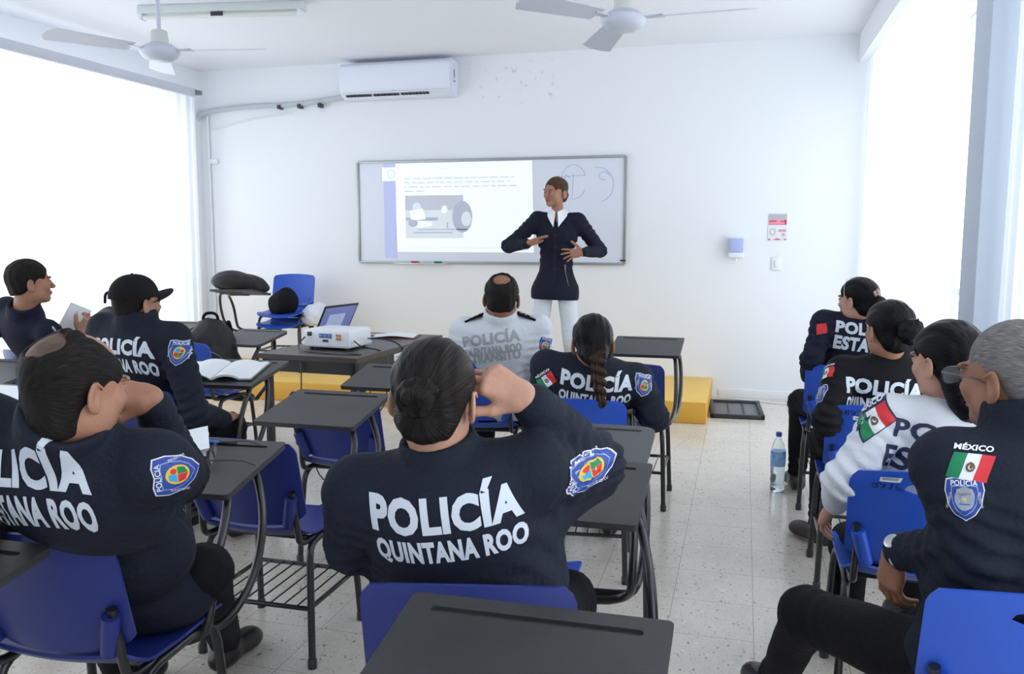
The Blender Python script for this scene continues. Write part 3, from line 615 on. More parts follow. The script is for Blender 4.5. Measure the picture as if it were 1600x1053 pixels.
def chair(x, y, yaw, label, blue=None, tx=.02, ty=.42, tz=.74, tw=.42, td=.37, tilt=.06, handle=False, grey=False, rounded=False, trz=0, tablet=True, z=0, rack=True, group='blue school chairs with writing boards'):
    blue = blue or m_blue_d
    o = empty('school_chair', (x, y, z), label, 'chair', R(yaw), group)
    key = (blue.name, handle)
    if key not in CHAIRS:
        me = {}
        # seat: dished plastic with a rolled front and an upturned rear
        def fs(u, v):
            xx = (u - .5) * .42; yy = -.20 + .42 * v; zz = .445 - .012 * math.sin(math.pi * v) + .02 * (abs(u - .5) * 2) ** 2
            zz -= .028 * max(0, (v - .82) / .18) ** 2; zz += .03 * max(0, (.16 - v) / .16) ** 2
            k_ = max(0, abs(v - .5) * 2 - .72) / .28; xx *= 1 - .16 * k_ ** 2
            return Vector((xx, yy, zz))
        me['seat'] = MB().grid(fs, 16, 18, .008)
        def zb(v): return .49 + .295 * v
        def yb(v, u): return -.185 - .075 * v - .03 * (1 - (abs(u - .5) * 2) ** 2)
        def fb(u, v):
            k0 = max(0, .16 - v) / .16; k1 = max(0, v - .88) / .12
            xx = (u - .5) * .42 * (1 - .36 * k0 ** 1.3 - .10 * k1 ** 2); zz = zb(v) + .012 * (1 - (abs(u - .5) * 2) ** 2) * k1
            return Vector((xx, yb(v, u), zz))
        b = MB()
        if handle:
            nu, nv = 28, 20
            b.grid(fb, nu, nv, 0)
            bm = b.bm; kill = []
            for f in bm.faces:
                c = f.calc_center_median()
                if ((c.x) / .070) ** 2 + ((c.z - .745) / .0185) ** 2 < 1: kill.append(f)
            bmesh.ops.delete(bm, geom=kill, context='FACES')
            for v in bm.verts:      # round the slot
                q = math.hypot(v.co.x / .070, (v.co.z - .745) / .0185)
                if any(e.is_boundary for e in v.link_edges) and q < 1.7 and q > 0:
                    v.co.x /= q; v.co.z = .745 + (v.co.z - .745) / q
            g = bmesh.ops.solidify(bm, geom=list(bm.faces), thickness=.007)
        else: b.grid(fb, 24, 18, .008)
        for sx in (-1, 1):   # sockets that take the uprights, on the rear face
            c = [(sx * .178, yb(.40, .05) - .016 + 0, zb(.38)), (sx * .150, yb(.02, .12) - .010, zb(.03))]
            b.tube([c[0], ((c[0][0] + c[1][0]) / 2, (c[0][1] + c[1][1]) / 2, (c[0][2] + c[1][2]) / 2), c[1]], [.021, .022, .021], 12)
        me['backrest'] = b
        b = MB()
        for sx in (-1, 1): b.lathe([(.008, 0), (.008, .002), (.003, .0045)], 10, Matrix.Translation((sx * .158, -.224, .535)) @ Matrix.Rotation(R(90), 4, 'X'))
        me['bolts'] = b
        for nm, sx in (('upright_a', -1), ('upright_b', 1)):
            me[nm] = MB().tube([(sx * .182, -.238, .62), (sx * .176, -.212, .535), (sx * .180, -.205, .47), (sx * .180, -.19, .428), (sx * .18, -.10, .422), (sx * .18, .05, .422)], .0115, 10, smooth_path=2)
        for nm, sx, sy in (('leg_a', -1, -1), ('leg_b', 1, -1), ('leg_c', -1, 1), ('leg_d', 1, 1)):
            me[nm] = MB().tube([(sx * .19, 0, .418), (sx * .19, sy * .12, .418), (sx * .195, sy * .155, .39), (sx * .20, sy * .165, .33), (sx * .212, sy * .19, .012)], .0125, 10, smooth_path=1).lathe([(.016, 0), (.016, .03), (.013, .034)], 10, Matrix.Translation((sx * .212, sy * .19, 0)))
        b = MB()
        for sy in (-1, 1): b.tube([(-.20, sy * .177, .20), (.20, sy * .177, .20)], .0085, 8)
        for sx in (-1, 1): b.tube([(sx * .20, -.177, .20), (sx * .20, .177, .20)], .0085, 8)
        for i in range(7): xx = -.15 + .05 * i; b.tube([(xx, -.177, .203), (xx, .177, .203)], .0032, 6)
        me['book_rack'] = b
        me['crossbar'] = MB().tube([(-.19, .09, .415), (.19, .09, .415)], .010, 8).tube([(-.19, -.09, .415), (.19, -.09, .415)], .010, 8)
        mm = dict(seat=blue, backrest=blue, bolts=m_steel)
        CHAIRS[key] = {k_: (v.build(k_.split('_a')[0], mm.get(k_, m_black), None)) for k_, v in me.items()}
        for ob in CHAIRS[key].values(): COL.objects.unlink(ob)
    root_ = o
    for k_, src in CHAIRS[key].items():
        if k_ == 'book_rack' and not rack: continue
        nm = {'bolts': 'bolts'}.get(k_, 'leg' if k_.startswith('leg') else 'upright' if k_.startswith('upright') else k_)
        c = src.copy(); c.name = nm; COL.objects.link(c); c.parent = root_
    M = None
    if tablet:
        tb, M = tablet_mesh('writing_board', m_tabgrey if grey else m_tablet, o, tx, ty, tz, tw, td, tilt, rounded, R(trz))
        xr = min(tx + tw / 2 - .035, .27) if trz == 0 else .2
        xr = tx + tw / 2 - .03
        jx = max(xr + .012, .21)
        zb_ = tz - .016
        s1 = [(xr - .22, ty + .10, zb_ + .012), (xr - .04, ty + .10, zb_ + .012), (xr, ty + .06, zb_), (jx, ty - .02, zb_ - .05), (jx + .01, ty - .10, .58), (jx + .01, ty - .13, .46), (jx - .01, .09, .395), (jx - .10, .08, .375), (.0, .08, .395)]
        s2 = [(xr - .22, ty + .24, zb_ + .038), (xr - .03, ty + .24, zb_ + .038), (xr + .012, ty + .21, zb_ + .01), (jx + .02, ty + .16, .62), (jx + .02, ty + .10, .48), (jx + .01, ty - .02, .40), (jx - .04, .15, .375), (.06, .12, .385)]
        for s_ in (s1, s2): MB().tube(s_, .0125, 10, smooth_path=2).build('board_support', m_black, o)
    return o, M
def wpt(o, p): return Matrix.Translation(o.location) @ Matrix.Rotation(o.rotation_euler.z, 4, 'Z') @ Vector(p)
cA, MA = chair(-1.66, 3.50, 0, 'empty dark blue chair nearest the projector table, board edge hidden by the hair bun', m_blue_d, tx=.04, ty=.15, td=.33)
cB, MB_ = chair(-1.575, 2.66, 0, 'empty dark blue chair between the balding officer and the centre officer with the bun', m_blue_d, tx=-.02, ty=.20, tw=.42, td=.37, tz=.74, tilt=.06)
cP3, MP3 = chair(-1.54, 1.76, 4, 'dark blue chair under the balding officer, glasses and blue pen on its board', m_blue_d, tx=-.01, ty=.23, tw=.43)
cP4, MP4 = chair(-.545, 1.745, 12, 'dark blue chair under the officer with the hair bun in the centre foreground', m_blue_d, tx=.20, ty=.27, trz=-12)
cE, ME = chair(-.66, 2.32, 0, 'blue chair hidden behind the centre officer, rounded grey board showing at her elbow', m_blue_b, tx=.17, ty=.14, tw=.44, grey=True, rounded=True, td=.43)
cP6, MP6 = chair(-.67, 3.61, 6, 'bright blue chair under the officer with the long braid', m_blue_b, tx=.0, ty=.22)
cF, MF = chair(-.585, 4.64, 0, 'empty dark blue chair right of the braided officer, its board before the yellow platform', m_blue_d, tx=.03, ty=.38, tz=.75, td=.40)
cP5, MP5 = chair(-1.34, 4.40, 5, 'bright blue chair under the officer in the white traffic shirt', m_blue_b, tx=.02, ty=.22)
cP2, MP2 = chair(-2.56, 3.34, 4, 'dark blue chair under the officer with the black cap, magazine on its board', m_blue_d, tx=.11, ty=.17, tw=.46, td=.42)
cP1, MP1 = chair(-3.90, 4.20, -20, 'dark blue chair under the short haired person at the far left', m_blue_d, ty=.25)
cG, MG = chair(-3.64, 3.02, 0, 'chair cut by the left frame edge, bare grey board before the far left person', m_blue_d, tx=.02, ty=.24, grey=True)
cH, MH = chair(-3.05, 2.40, 0, 'chair cut by the left frame edge with white paper on its board', m_blue_d, tx=.02, ty=.24)
cI, MI = chair(-1.60, .82, 0, 'chair at the lower left corner, only the end of its black board in the frame', m_blue_d, tx=.0, ty=.24, tw=.42, td=.37)
cN, MN = chair(-.35, .80, 0, 'nearest empty chair, its large black board filling the bottom centre of the frame', m_blue_d, tx=.02, ty=.23, tz=.74, tw=.47, td=.38, tilt=.06)
cP11, MP11 = chair(.55, 1.98, 3, 'bright blue chair numbered 8912 under the grey haired officer at lower right', m_blue_b, handle=True, tablet=False)
cP10, MP10 = chair(.52, 2.81, 0, 'bright blue chair with white sticker under the person in the white shirt, right column', m_blue_b, handle=True, tablet=False)
cP9, MP9 = chair(.54, 3.78, 0, 'bright blue chair under the person with the messy bun, right column', m_blue_b, tablet=False)
cP8, MP8 = chair(.53, 4.85, 0, 'bright blue chair under the person with the hair clip, frontmost of right column', m_blue_b, tablet=False)
cJ, MJ = chair(-3.33, 4.80, -4, 'bright blue chair carrying a black backpack, left of the projector table', m_blue_b, tx=.12, ty=.10, tw=.38, td=.36, grey=True, rounded=True)
cK, MK = chair(-4.20, 7.27, 188, 'bright blue chair on the platform, lower of two stacked, black bag on its board', m_blue_b, tx=.24, ty=.22, z=.172)
cK2, _ = chair(-4.20, 7.29, 188, 'bright blue chair on the platform, upper of two stacked chairs', m_blue_b, z=.172 + .10, tablet=False, rack=False)
# numbers and stickers written on the backs of the right hand chairs
def back_marks(c, txt, sticker, cx=0, cz=.68, w=.16, h=.045):
    bk = [q for q in c.children if q.name.startswith('backrest')][0]
    bv = BVHTree.FromPolygons([v.co for v in bk.data.vertices], [tuple(p.vertices) for p in bk.data.polygons])
    decal('chair_number', [T(txt, cx, 0, w, h, 0, 0, 0, -2)], (0, -.42, cz), (1, 0, 0), (0, 0, 1), [m_letter_k], c, bvh=bv, lift=.0006, back=.1)
    if sticker: decal('sticker', [RECT(sticker[0], 0, .07, .018, 0), RECT(sticker[0], 0, .055, .008, 1, .0003)], (0, -.42, sticker[1]), (1, 0, 0), (0, 0, 1), [m_wht, m_grey], c, bvh=bv, lift=.0006, back=.1)
back_marks(cP11, '89126', None, .055, .685, .17, .030)
back_marks(cP10, '89266', (-.125, .745), -.125, .715, .12, .026)
back_marks(cP9, '89249', (-.10, .705), -.11, .735, .13, .024)
back_marks(cP8, '89251', (-.06, .745), -.07, .715, .12, .024)
# ================================================================== TABLE WITH PROJECTOR AND LAPTOP
tb = empty('teacher_table', (-2.55, 4.62, 0), 'dark wooden table carrying the projector and the laptop', 'table', R(-4))
m_wood = mat('dark veneer', (.040, .030, .027), .38, noise=(8, (.06, .045, .04), .6)); m_tleg = mat('table black metal', (.010, .010, .012), .4)
M_t = Matrix.Rotation(0, 4, 'Z')
MB().prism([(-.24, -.12), (.43, -.12), (.43, 1.10), (-.24, 1.10)], .715, .745).build('table_top', m_wood, tb, smooth=False)
b = MB().box((-.22, -.10, .64), (.41, -.075, .715)).box((.385, -.10, .64), (.41, 1.08, .715)).box((-.22, -.10, .64), (-.195, 1.08, .715)).box((-.22, 1.055, .64), (.41, 1.08, .715)); b.build('apron', m_tleg, tb, smooth=False)
for x, y in ((-.215, -.095), (.37, -.095), (-.215, 1.04), (.37, 1.04)): MB().box((x, y, 0), (x + .04, y + .04, .715), .004).build('leg', m_tleg, tb)
decal('label_sticker', [RECT(0, 0, .19, .045, 0), RECT(.0, 0, .15, .008, 1, .0004)], (.4105, .48, .68), (0, 1, 0), (0, 0, 1), [m_wht, m_grey], tb, step=0)
# projector
pj = empty('projector', (-2.46, 4.90, .745), 'white data projector on the near end of the dark table', 'projector', R(-6)); pj.scale = (1.0, 1.1, 1.18)
b = MB().box((-.165, -.125, .012), (.165, .125, .105), .018, seg=3); b.build('case', m_white, pj)
MB().box((-.166, -.128, .012), (.166, .128, .030), .006).build('base_trim', mat('projector grey trim', (.6, .62, .68), .4), pj)
MB().box((-.045, -.1275, .062), (.045, -.1255, .085)).build('port_panel', mat('port blue', (.05, .12, .5), .4), pj)
for x, mm in ((-.03, 'port grey'), (.0, 'port grey'), (.028, 'port grey')): MB().box((x - .010, -.131, .066), (x + .010, -.127, .080), .002).build('video_port', mat('port grey', (.25, .27, .35), .4), pj)
for x, z in ((.085, .078), (.105, .078), (.085, .060), (.105, .060)): MB().lathe([(.007, 0), (.007, .006)], 10, Matrix.Translation((x, -.127, z)) @ Matrix.Rotation(R(90), 4, 'X')).build('audio_jack', mat('jack orange', (.55, .2, .06), .4), pj)
MB().box((-.13, -.131, .070), (-.10, -.120, .092), .003).build('power_socket', m_black, pj); MB().box((-.02, -.129, .042), (.02, -.126, .054)).build('vent_slot', m_black, pj)
MB().lathe([(.035, 0), (.035, .02), (.026, .022)], 20, Matrix.Translation((.09, .125, .06)) @ Matrix.Rotation(R(-90), 4, 'X')).build('lens', m_black, pj)
for x in (-.13, .13):
    for y in (-.09, .09): MB().lathe([(.012, 0), (.012, .014)], 10, Matrix.Translation((x, y, 0))).build('foot', m_black, pj)
cbs = [[(-2.62, 4.77, .82), (-2.63, 4.70, .78), (-2.60, 4.66, .752), (-2.50, 4.62, .75), (-2.35, 4.60, .75), (-2.2, 4.58, .752), (-2.15, 4.62, .745), (-2.125, 4.66, .60), (-2.12, 4.62, .50)],
       [(-2.30, 4.80, .80), (-2.22, 4.74, .77), (-2.14, 4.80, .755), (-2.10, 4.84, .72), (-2.09, 4.82, .55), (-2.1, 4.78, .38), (-2.2, 4.7, .35)],
       [(-2.28, 4.95, .80), (-2.18, 4.98, .80), (-2.10, 5.04, .76), (-2.07, 5.06, .70), (-2.06, 5.08, .5), (-2.10, 5.10, .02), (-1.9, 5.2, .01)],
       [(-2.5, 4.50, .70), (-2.49, 4.47, .45), (-2.42, 4.45, .2), (-2.38, 4.46, .012), (-2.2, 4.40, .008), (-1.9, 4.55, .008)]]
for c in cbs: tag(MB().tube(c, .0045, 6, smooth_path=2).build('power_cable', m_black), 'thin black cable trailing from the projector over the table edge', 'cable', 'projector cables')
# laptop
lp = empty('laptop', (-2.72, 5.30, .745), 'open laptop turned half away behind the projector', 'laptop', R(78))
MB().box((-.18, -.24, 0), (.18, .0, .018), .005).build('base', mat('laptop dark', (.03, .03, .034), .4), lp)
MB().box((-.155, -.13, .018), (.155, -.02, .0195)).build('keyboard', m_black, lp)
Ml = Matrix.Translation((0, .0, .015)) @ Matrix.Rotation(R(28), 4, 'X')
MB().box((-.18, 0, 0), (.18, .008, .25), .004, Ml).build('lid', mat('laptop dark', (.03, .03, .034)), lp)
MB().box((-.165, -.001, .015), (.165, .0005, .235), 0, Ml).build('screen', mat('laptop screen', (.10, .12, .30), .25, emit=((.25, .30, .62), .35)), lp)
MB().box((-.10, -.002, .06), (.07, -.0005, .18), 0, Ml).build('screen_window', mat('laptop screen window', (.3, .34, .5), .3, emit=((.45, .52, .75), .4)), lp)
def paper_stack(name, loc, rz, w, d, n, label, cat, seed, m=None, th=.0012, tilt=(0, 0)):
    g = random.Random(seed); b = MB()
    for i in range(n):
        a = R(g.uniform(-5, 5)); ox_, oy_ = g.uniform(-.008, .008), g.uniform(-.008, .008); hh = i * th; cv = g.uniform(.0, .006) * (i == n - 1)
        def f(u, v, a=a, ox_=ox_, oy_=oy_, hh=hh, cv=cv):
            x, y = (u - .5) * w, (v - .5) * d
            return Vector((x * math.cos(a) - y * math.sin(a) + ox_, x * math.sin(a) + y * math.cos(a) + oy_, hh + .001 + cv * math.cos(u * 3) ** 2))
        b.grid(f, 8, 4, .0006)
    o = b.build(name, m or mat('paper', (.82, .84, .88), .7)); o.location = loc; o.rotation_euler = (tilt[0], tilt[1], rz); return tag(o, label, cat)
cbd = empty('clipboard', (-2.33, 5.50, .745), 'open clipboard with white sheets on the far end of the dark table', 'clipboard', R(12))
MB().box((-.17, -.13, 0), (.17, .13, .005), .003).build('board', mat('maroon board', (.10, .03, .03), .5), cbd)
MB().grid(lambda u, v: Vector(((u - .5) * .30, (v - .5) * .22, .008 + .012 * math.sin(u * 3) ** 2)), 10, 4, .001).build('sheets', mat('paper', (.82, .84, .88)), cbd)
MB().box((-.165, -.03, .005), (-.14, .03, .018), .004).build('clip', m_steel, cbd)
# ================================================================== THINGS ON THE BOARDS
def on_board(c, M, x, y, dz=.0): return Matrix.Translation(c.location) @ Matrix.Rotation(c.rotation_euler.z, 4, 'Z') @ M @ Matrix.Translation((x, y, dz))
Mx = on_board(cP2, MP2, -.03, -.02, .002)
mg = bpy.data.objects.new('magazine', None); COL.objects.link(mg); mg.matrix_world = Mx @ Matrix.Rotation(R(8), 4, 'Z'); tag(mg, 'open magazine with curling white pages on the board beside the capped officer', 'magazine')
def page(sgn):
    def f(u, v): return Vector((sgn * u * .20, (v - .5) * .28, .006 + .022 * math.sin(min(1, u * 1.35) * math.pi) ** .8 * (1 - .3 * v) + .006 * u))
    return f
MB().grid(page(-1), 12, 6, .006).build('left_page', mat('paper', (.82, .84, .88)), mg); MB().grid(page(1), 12, 6, .010).build('right_page', mat('paper', (.82, .84, .88)), mg)
b = MB().grid(lambda u, v: page(-1)(.08 + .86 * u, .30 + .64 * v) + Vector((0, 0, .0012)), 10, 4); b.build('printed_picture', mat('printed lilac', (.34, .30, .42), .6, noise=(20, (.62, .52, .55), .9)), mg)
b = MB().grid(lambda u, v: page(-1)(.30 + .55 * u, .06 + .22 * v) + Vector((0, 0, .0014)), 6, 3); b.build('printed_picture', mat('printed orange', (.50, .30, .16), .6, noise=(30, (.15, .2, .4), .9)), mg)
MB().box((-.21, -.15, 0), (.21, .15, .004), .002).build('folder_cover', m_black, mg)
def eyeglasses(name, M, label, parent=None, color=None, w=.052):
    o = bpy.data.objects.new(name, None); COL.objects.link(o)
    if parent is None: tag(o, label, 'glasses'); o.matrix_world = M
    else: o.parent = parent; o.matrix_basis = M
    color = color or m_black
    for sx in (-1, 1):
        pts = [(sx * .034 + .027 * math.copysign(abs(math.cos(a)) ** .7, math.cos(a)), 0, .017 * math.copysign(abs(math.sin(a)) ** .7, math.sin(a))) for a in [2 * math.pi * i / 20 for i in range(21)]]
        MB().tube(pts, .0014, 6, caps=False).build('rim', color, o)
        MB().prism([(p[0], p[2]) for p in pts[:-1]], -.0005, .0005, Matrix.Rotation(R(90), 4, 'X')).build('lens', mat('spectacle lens', (.75, .8, .9), .03, trans=.85), o)
        MB().tube([(sx * .061, 0, .008), (sx * .070, -.006, .008), (sx * .074, -.06, .006), (sx * .076, -.10, .0), (sx * .075, -.13, -.018)], .0016, 6, smooth_path=1).build('temple', color, o)
    MB().tube([(-.008, 0, .006), (0, .003, .009), (.008, 0, .006)], .0014, 6).build('bridge', color, o)
    return o
gl = eyeglasses('eyeglasses', on_board(cP3, MP3, .06, .02, .0) @ Matrix.Rotation(R(110), 4, 'Z') @ Matrix.Translation((0, 0, .024)), 'thin framed glasses standing open on the board beside the balding officer')
def pen(M, label, m, L=.14):
    o = bpy.data.objects.new('pen', None); COL.objects.link(o); o.matrix_world = M; tag(o, label, 'pen')
    MB().tube([(-L / 2, 0, 0), (L / 2 - .03, 0, 0)], .0045, 8).build('barrel', m, o); MB().tube([(L / 2 - .045, 0, 0), (L / 2 + .012, 0, 0)], .0055, 8).build('cap', m_black, o)
pen(on_board(cP3, MP3, -.02, .152, .004), 'blue pen lying in the groove of the board beside the balding officer', mat('pen blue', (.05, .25, .75), .3))
pen(on_board(cP3, MP3, -.06, .03, .006) @ Matrix.Rotation(R(60), 4, 'Z'), 'dark pen lying next to the glasses at the elbow of the balding officer', m_black, .12)
def place_stack(c, M, x, y, rz, *a, **k):
    o = paper_stack(*a, **k); o.matrix_world = on_board(c, M, x, y, .003) @ Matrix.Rotation(rz, 4, 'Z'); return o
place_stack(cP3, MP3, -.10, .10, R(30), 'paper_sheets', (0, 0, 0), 0, .16, .2, 5, 'crumpled white papers under the elbow of the balding officer', 'paper', 3, None, .004)
place_stack(cH, MH, .02, .02, R(4), 'paper_sheets', (0, 0, 0), 0, .36, .26, 4, 'white sheets spread on the board cut by the left frame edge', 'paper', 4)
# ================================================================== BOTTLE, BAGS
bt = empty('water_bottle', (.22, 4.98, 0), 'clear plastic water bottle with a blue cap standing on the floor in the right aisle', 'bottle')
m_pet = mat('clear plastic', (.90, .97, 1.0), .05, trans=.92); m_pet.node_tree.nodes['Principled BSDF'].inputs['IOR'].default_value = 1.2
prof = [(.030, 0), (.038, .008), (.040, .03), (.037, .05), (.040, .07), (.037, .09), (.040, .11), (.040, .13), (.039, .15), (.041, .20), (.040, .24), (.030, .275), (.017, .30), (.014, .31), (.014, .325)]
MB().lathe(prof, 28).build('bottle_body', m_pet, bt)
MB().lathe([(r - .002, z + .002) for r, z in prof if z < .16], 24).build('water', mat('water', (.86, .95, 1.0), .02, trans=1), bt)
MB().lathe([(.0405, .15), (.042, .17), (.0425, .215), (.041, .235)], 28).build('label_wrap', mat('bottle label', (.40, .62, .85), .4, noise=(25, (.05, .2, .6), .9)), bt)
MB().lathe([(.016, .318), (.0165, .34), (.014, .343)], 18).build('cap', mat('cap blue', (.02, .10, .45), .4), bt)
def backpack(loc, rz, label, sc=1.0, seed=1, lean=0):
    o = empty('backpack', loc, label, 'backpack', rz)
    F = Field((-.26, -.2, -.03), (.26, .2, .58), .009)
    F.ell((0, 0, .22), (.17 * sc, .11 * sc, .24 * sc), k=.02); F.ell((0, .01, .12), (.18 * sc, .12 * sc, .13 * sc), k=.06); F.ell((.0, -.11 * sc, .15), (.12 * sc, .06 * sc, .12 * sc), k=.03)
    F.ell((.15 * sc, 0, .13), (.05, .07, .09), k=.02); F.plane((0, 0, 0), (0, 0, -1), .02); F.wrinkle(.003, 26, seed)
    V, Q = F.mesh(); quad_mesh('bag_body', V, Q, mat('black nylon', (.012, .012, .014), .6, bump=(80, .3)), o)
    MB().tube([(-.05, 0, .43 * sc), (-.04, 0, .49 * sc), (.04, 0, .49 * sc), (.05, 0, .43 * sc)], .010, 8, smooth_path=2).build('handle', m_black_c, o)
    for x in (-.09, .09): MB().tube([(x, .09, .42 * sc), (x, .15, .36 * sc), (x * 1.1, .17, .22), (x * 1.2, .11, .06)], .016, 8, smooth_path=2).build('strap', m_black_c, o)
    MB().tube([(-.12 * sc, -.10, .16), (-.08, -.165 * sc, .24 * sc), (.0, -.18 * sc, .27 * sc), (.08, -.165 * sc, .24 * sc), (.12 * sc, -.10, .16)], .004, 6, smooth_path=2).build('zip', mat('zip grey', (.2, .2, .21), .4), o)
    MB().tube([(-.13 * sc, -.07, .36), (-.16 * sc, -.02, .28), (-.17 * sc, .0, .2)], .009, 6).build('red_trim', m_red, o); return o
backpack((-3.36, 4.88, .452), R(20), 'black backpack with a red trim resting on the blue chair left of the projector table', 1.0, 3)
cM, MM_ = chair(-4.12, 4.80, 0, 'dark blue chair almost hidden behind the capped officer, a backpack on it', m_blue_d)
backpack((-4.12, 4.86, .452), R(-15), 'black backpack half hidden behind the shoulder of the capped officer', 1.25, 8)
def bag_on(M, name, cols, size, label, cat, seed=2, mm=None):
    F = Field((-.4, -.3, -.03), (.4, .3, .3), .011); sx, sy, sz = size
    F.ell((0, 0, sz * .4), (sx, sy, sz * .6), k=.02); F.ell((sx * .35, 0, sz * .45), (sx * .6, sy * .9, sz * .62), k=.04); F.ell((-sx * .55, .02, sz * .3), (sx * .5, sy * .7, sz * .4), k=.04)
    F.plane((0, 0, 0), (0, 0, -1), .01); F.wrinkle(.004, 20, seed)
    V, Q = F.mesh(); o = quad_mesh(name, V, Q, mm); o.matrix_world = M; return tag(o, label, cat)
bag_on(on_board(cK, MK, 0, .02, .004) @ Matrix.Rotation(R(60), 4, 'Z'), 'shoulder_bag', None, (.27, .15, .16), 'flat black bag lying on the board of the chair on the platform', 'bag', 5, mat('black nylon', (.012, .012, .014)))
bag_on(Matrix.Translation(wpt(cK, (-.30, -.02, .43))), 'plastic_bag', None, (.13, .11, .20), 'crumpled white plastic bag beside the chair on the platform', 'bag', 6, mat('thin white plastic', (.75, .77, .84), .3))
bag_on(Matrix.Translation(wpt(cK, (0, .02, .545))), 'folded_jacket', None, (.13, .12, .22), 'dark folded garment heaped on the seat of the chair on the platform', 'clothing', 7, m_black_c)
# ================================================================== PEOPLE
def rotm(yaw, pitch=0, roll=0):
    """columns: right, forward, up; yaw counter-clockwise from +Y, pitch up, roll to the right"""
    return Matrix.Rotation(R(yaw), 3, 'Z') @ Matrix.Rotation(R(pitch), 3, 'X') @ Matrix.Rotation(R(roll), 3, 'Y')
def head_field(h, face=True, neck=None, nr=.055, jowl=0, sc=1, bald=False):
    F = Field((-.11, -.135, -.20), (.11, .145, .135), h)
    F.ell((0, -.012, .035), (.074, .094, .080)); F.ell((0, .024, -.033), (.057 + jowl, .064, .071), k=.03)
    F.ell((0, .064, -.086), (.022 + jowl * .5, .022, .018), k=.025)
    for s in (-1, 1):
        F.ell((s * .044, .012, -.060), (.018 + jowl, .032, .030), k=.03); F.ell((s * .038, .060, -.022), (.021, .020, .020), k=.02)
        F.ell((s * .030, .084, .022), (.020, .010, .007), k=.012)
    for s in (-1, 1): F.ell((s * .031, .098, .002), (.018, .014, .012), k=.012, op='s')
    for s in (-1, 1): F.ell((s * .031, .078, .001), (.0135, .0125, .0105), k=.003); F.ell((s * .031, .0815, .0075), (.0150, .0100, .0040), k=.003); F.ell((s * .031, .0935, -.0002), (.0125, .0062, .0044), k=.002, op='s')
    F.cone((0, .088, .006), (0, .106, -.026), .0065, .0105, .010)
    for s in (-1, 1): F.ell((s * .0105, .098, -.030), (.0080, .0100, .0070), k=.006)
    F.ell((0, .0885, -.0515), (.0215, .0085, .0055), k=.004); F.ell((0, .0880, -.0620), (.0185, .0090, .0058), k=.004); F.ell((0, .0985, -.0570), (.021, .006, .0012), k=.002, op='s')
    for s in (-1, 1):
        M = np.array(Matrix.Rotation(R(s * 22), 3, 'Z') @ Matrix.Rotation(R(-8), 3, 'X'))
        F.ell((s * .081, -.016, -.008), (.0068, .0185, .031), M, k=.006); F.ell((s * .079, -.010, -.032), (.006, .010, .012), k=.008)
        F.ell((s * .0885, -.013, -.003), (.0055, .0105, .017), M, k=.004, op='s'); F.cone((s * .0855, .0, .008), (s * .0865, -.014, .020), .0028, .0028, .003)
    if neck is not None:
        d = Vector(neck); F.cone((0, -.020, -.055), d, nr * .94, nr * 1.04, .022)
    return F
def hair_shell(F, kind, t=.009):
    c = (0, -.014, .036)
    if kind == 'short': F.ell(c, (.074 + t, .094 + t, .080 + t)); F.ell((0, -.055, -.035), (.062, .045, .050), k=.03)
    elif kind == 'buzz': F.ell(c, (.0765, .0965, .0825)); F.ell((0, -.055, -.030), (.060, .042, .045), k=.03)
    else: F.ell(c, (.074 + t, .095 + t, .080 + t)); F.ell((0, -.060, -.035), (.060, .045, .048), k=.03)
def hair_cut(F, front=.075, temple=.03, nape=-.075, ears=True):
    F.ell((0, .128, -.045), (.120, .098, front + .055), k=.012, op='s')            # face opening
    for s in (-1, 1):
        if ears: F.ell((s * .088, -.006, -.024), (.026, .026, .036), k=.008, op='s')
        F.ell((s * .085, .045, -.035), (.04, .050, temple + .045), k=.01, op='s')
    F.plane((0, -.05, nape), (0, .25, -1), .012)
FING = {'index': (-.027, .088, (.040, .025, .020), .0088), 'middle': (-.009, .092, (.045, .028, .021), .0090), 'ring': (.010, .089, (.041, .026, .021), .0084), 'pinky': (.027, .081, (.032, .020, .018), .0074)}
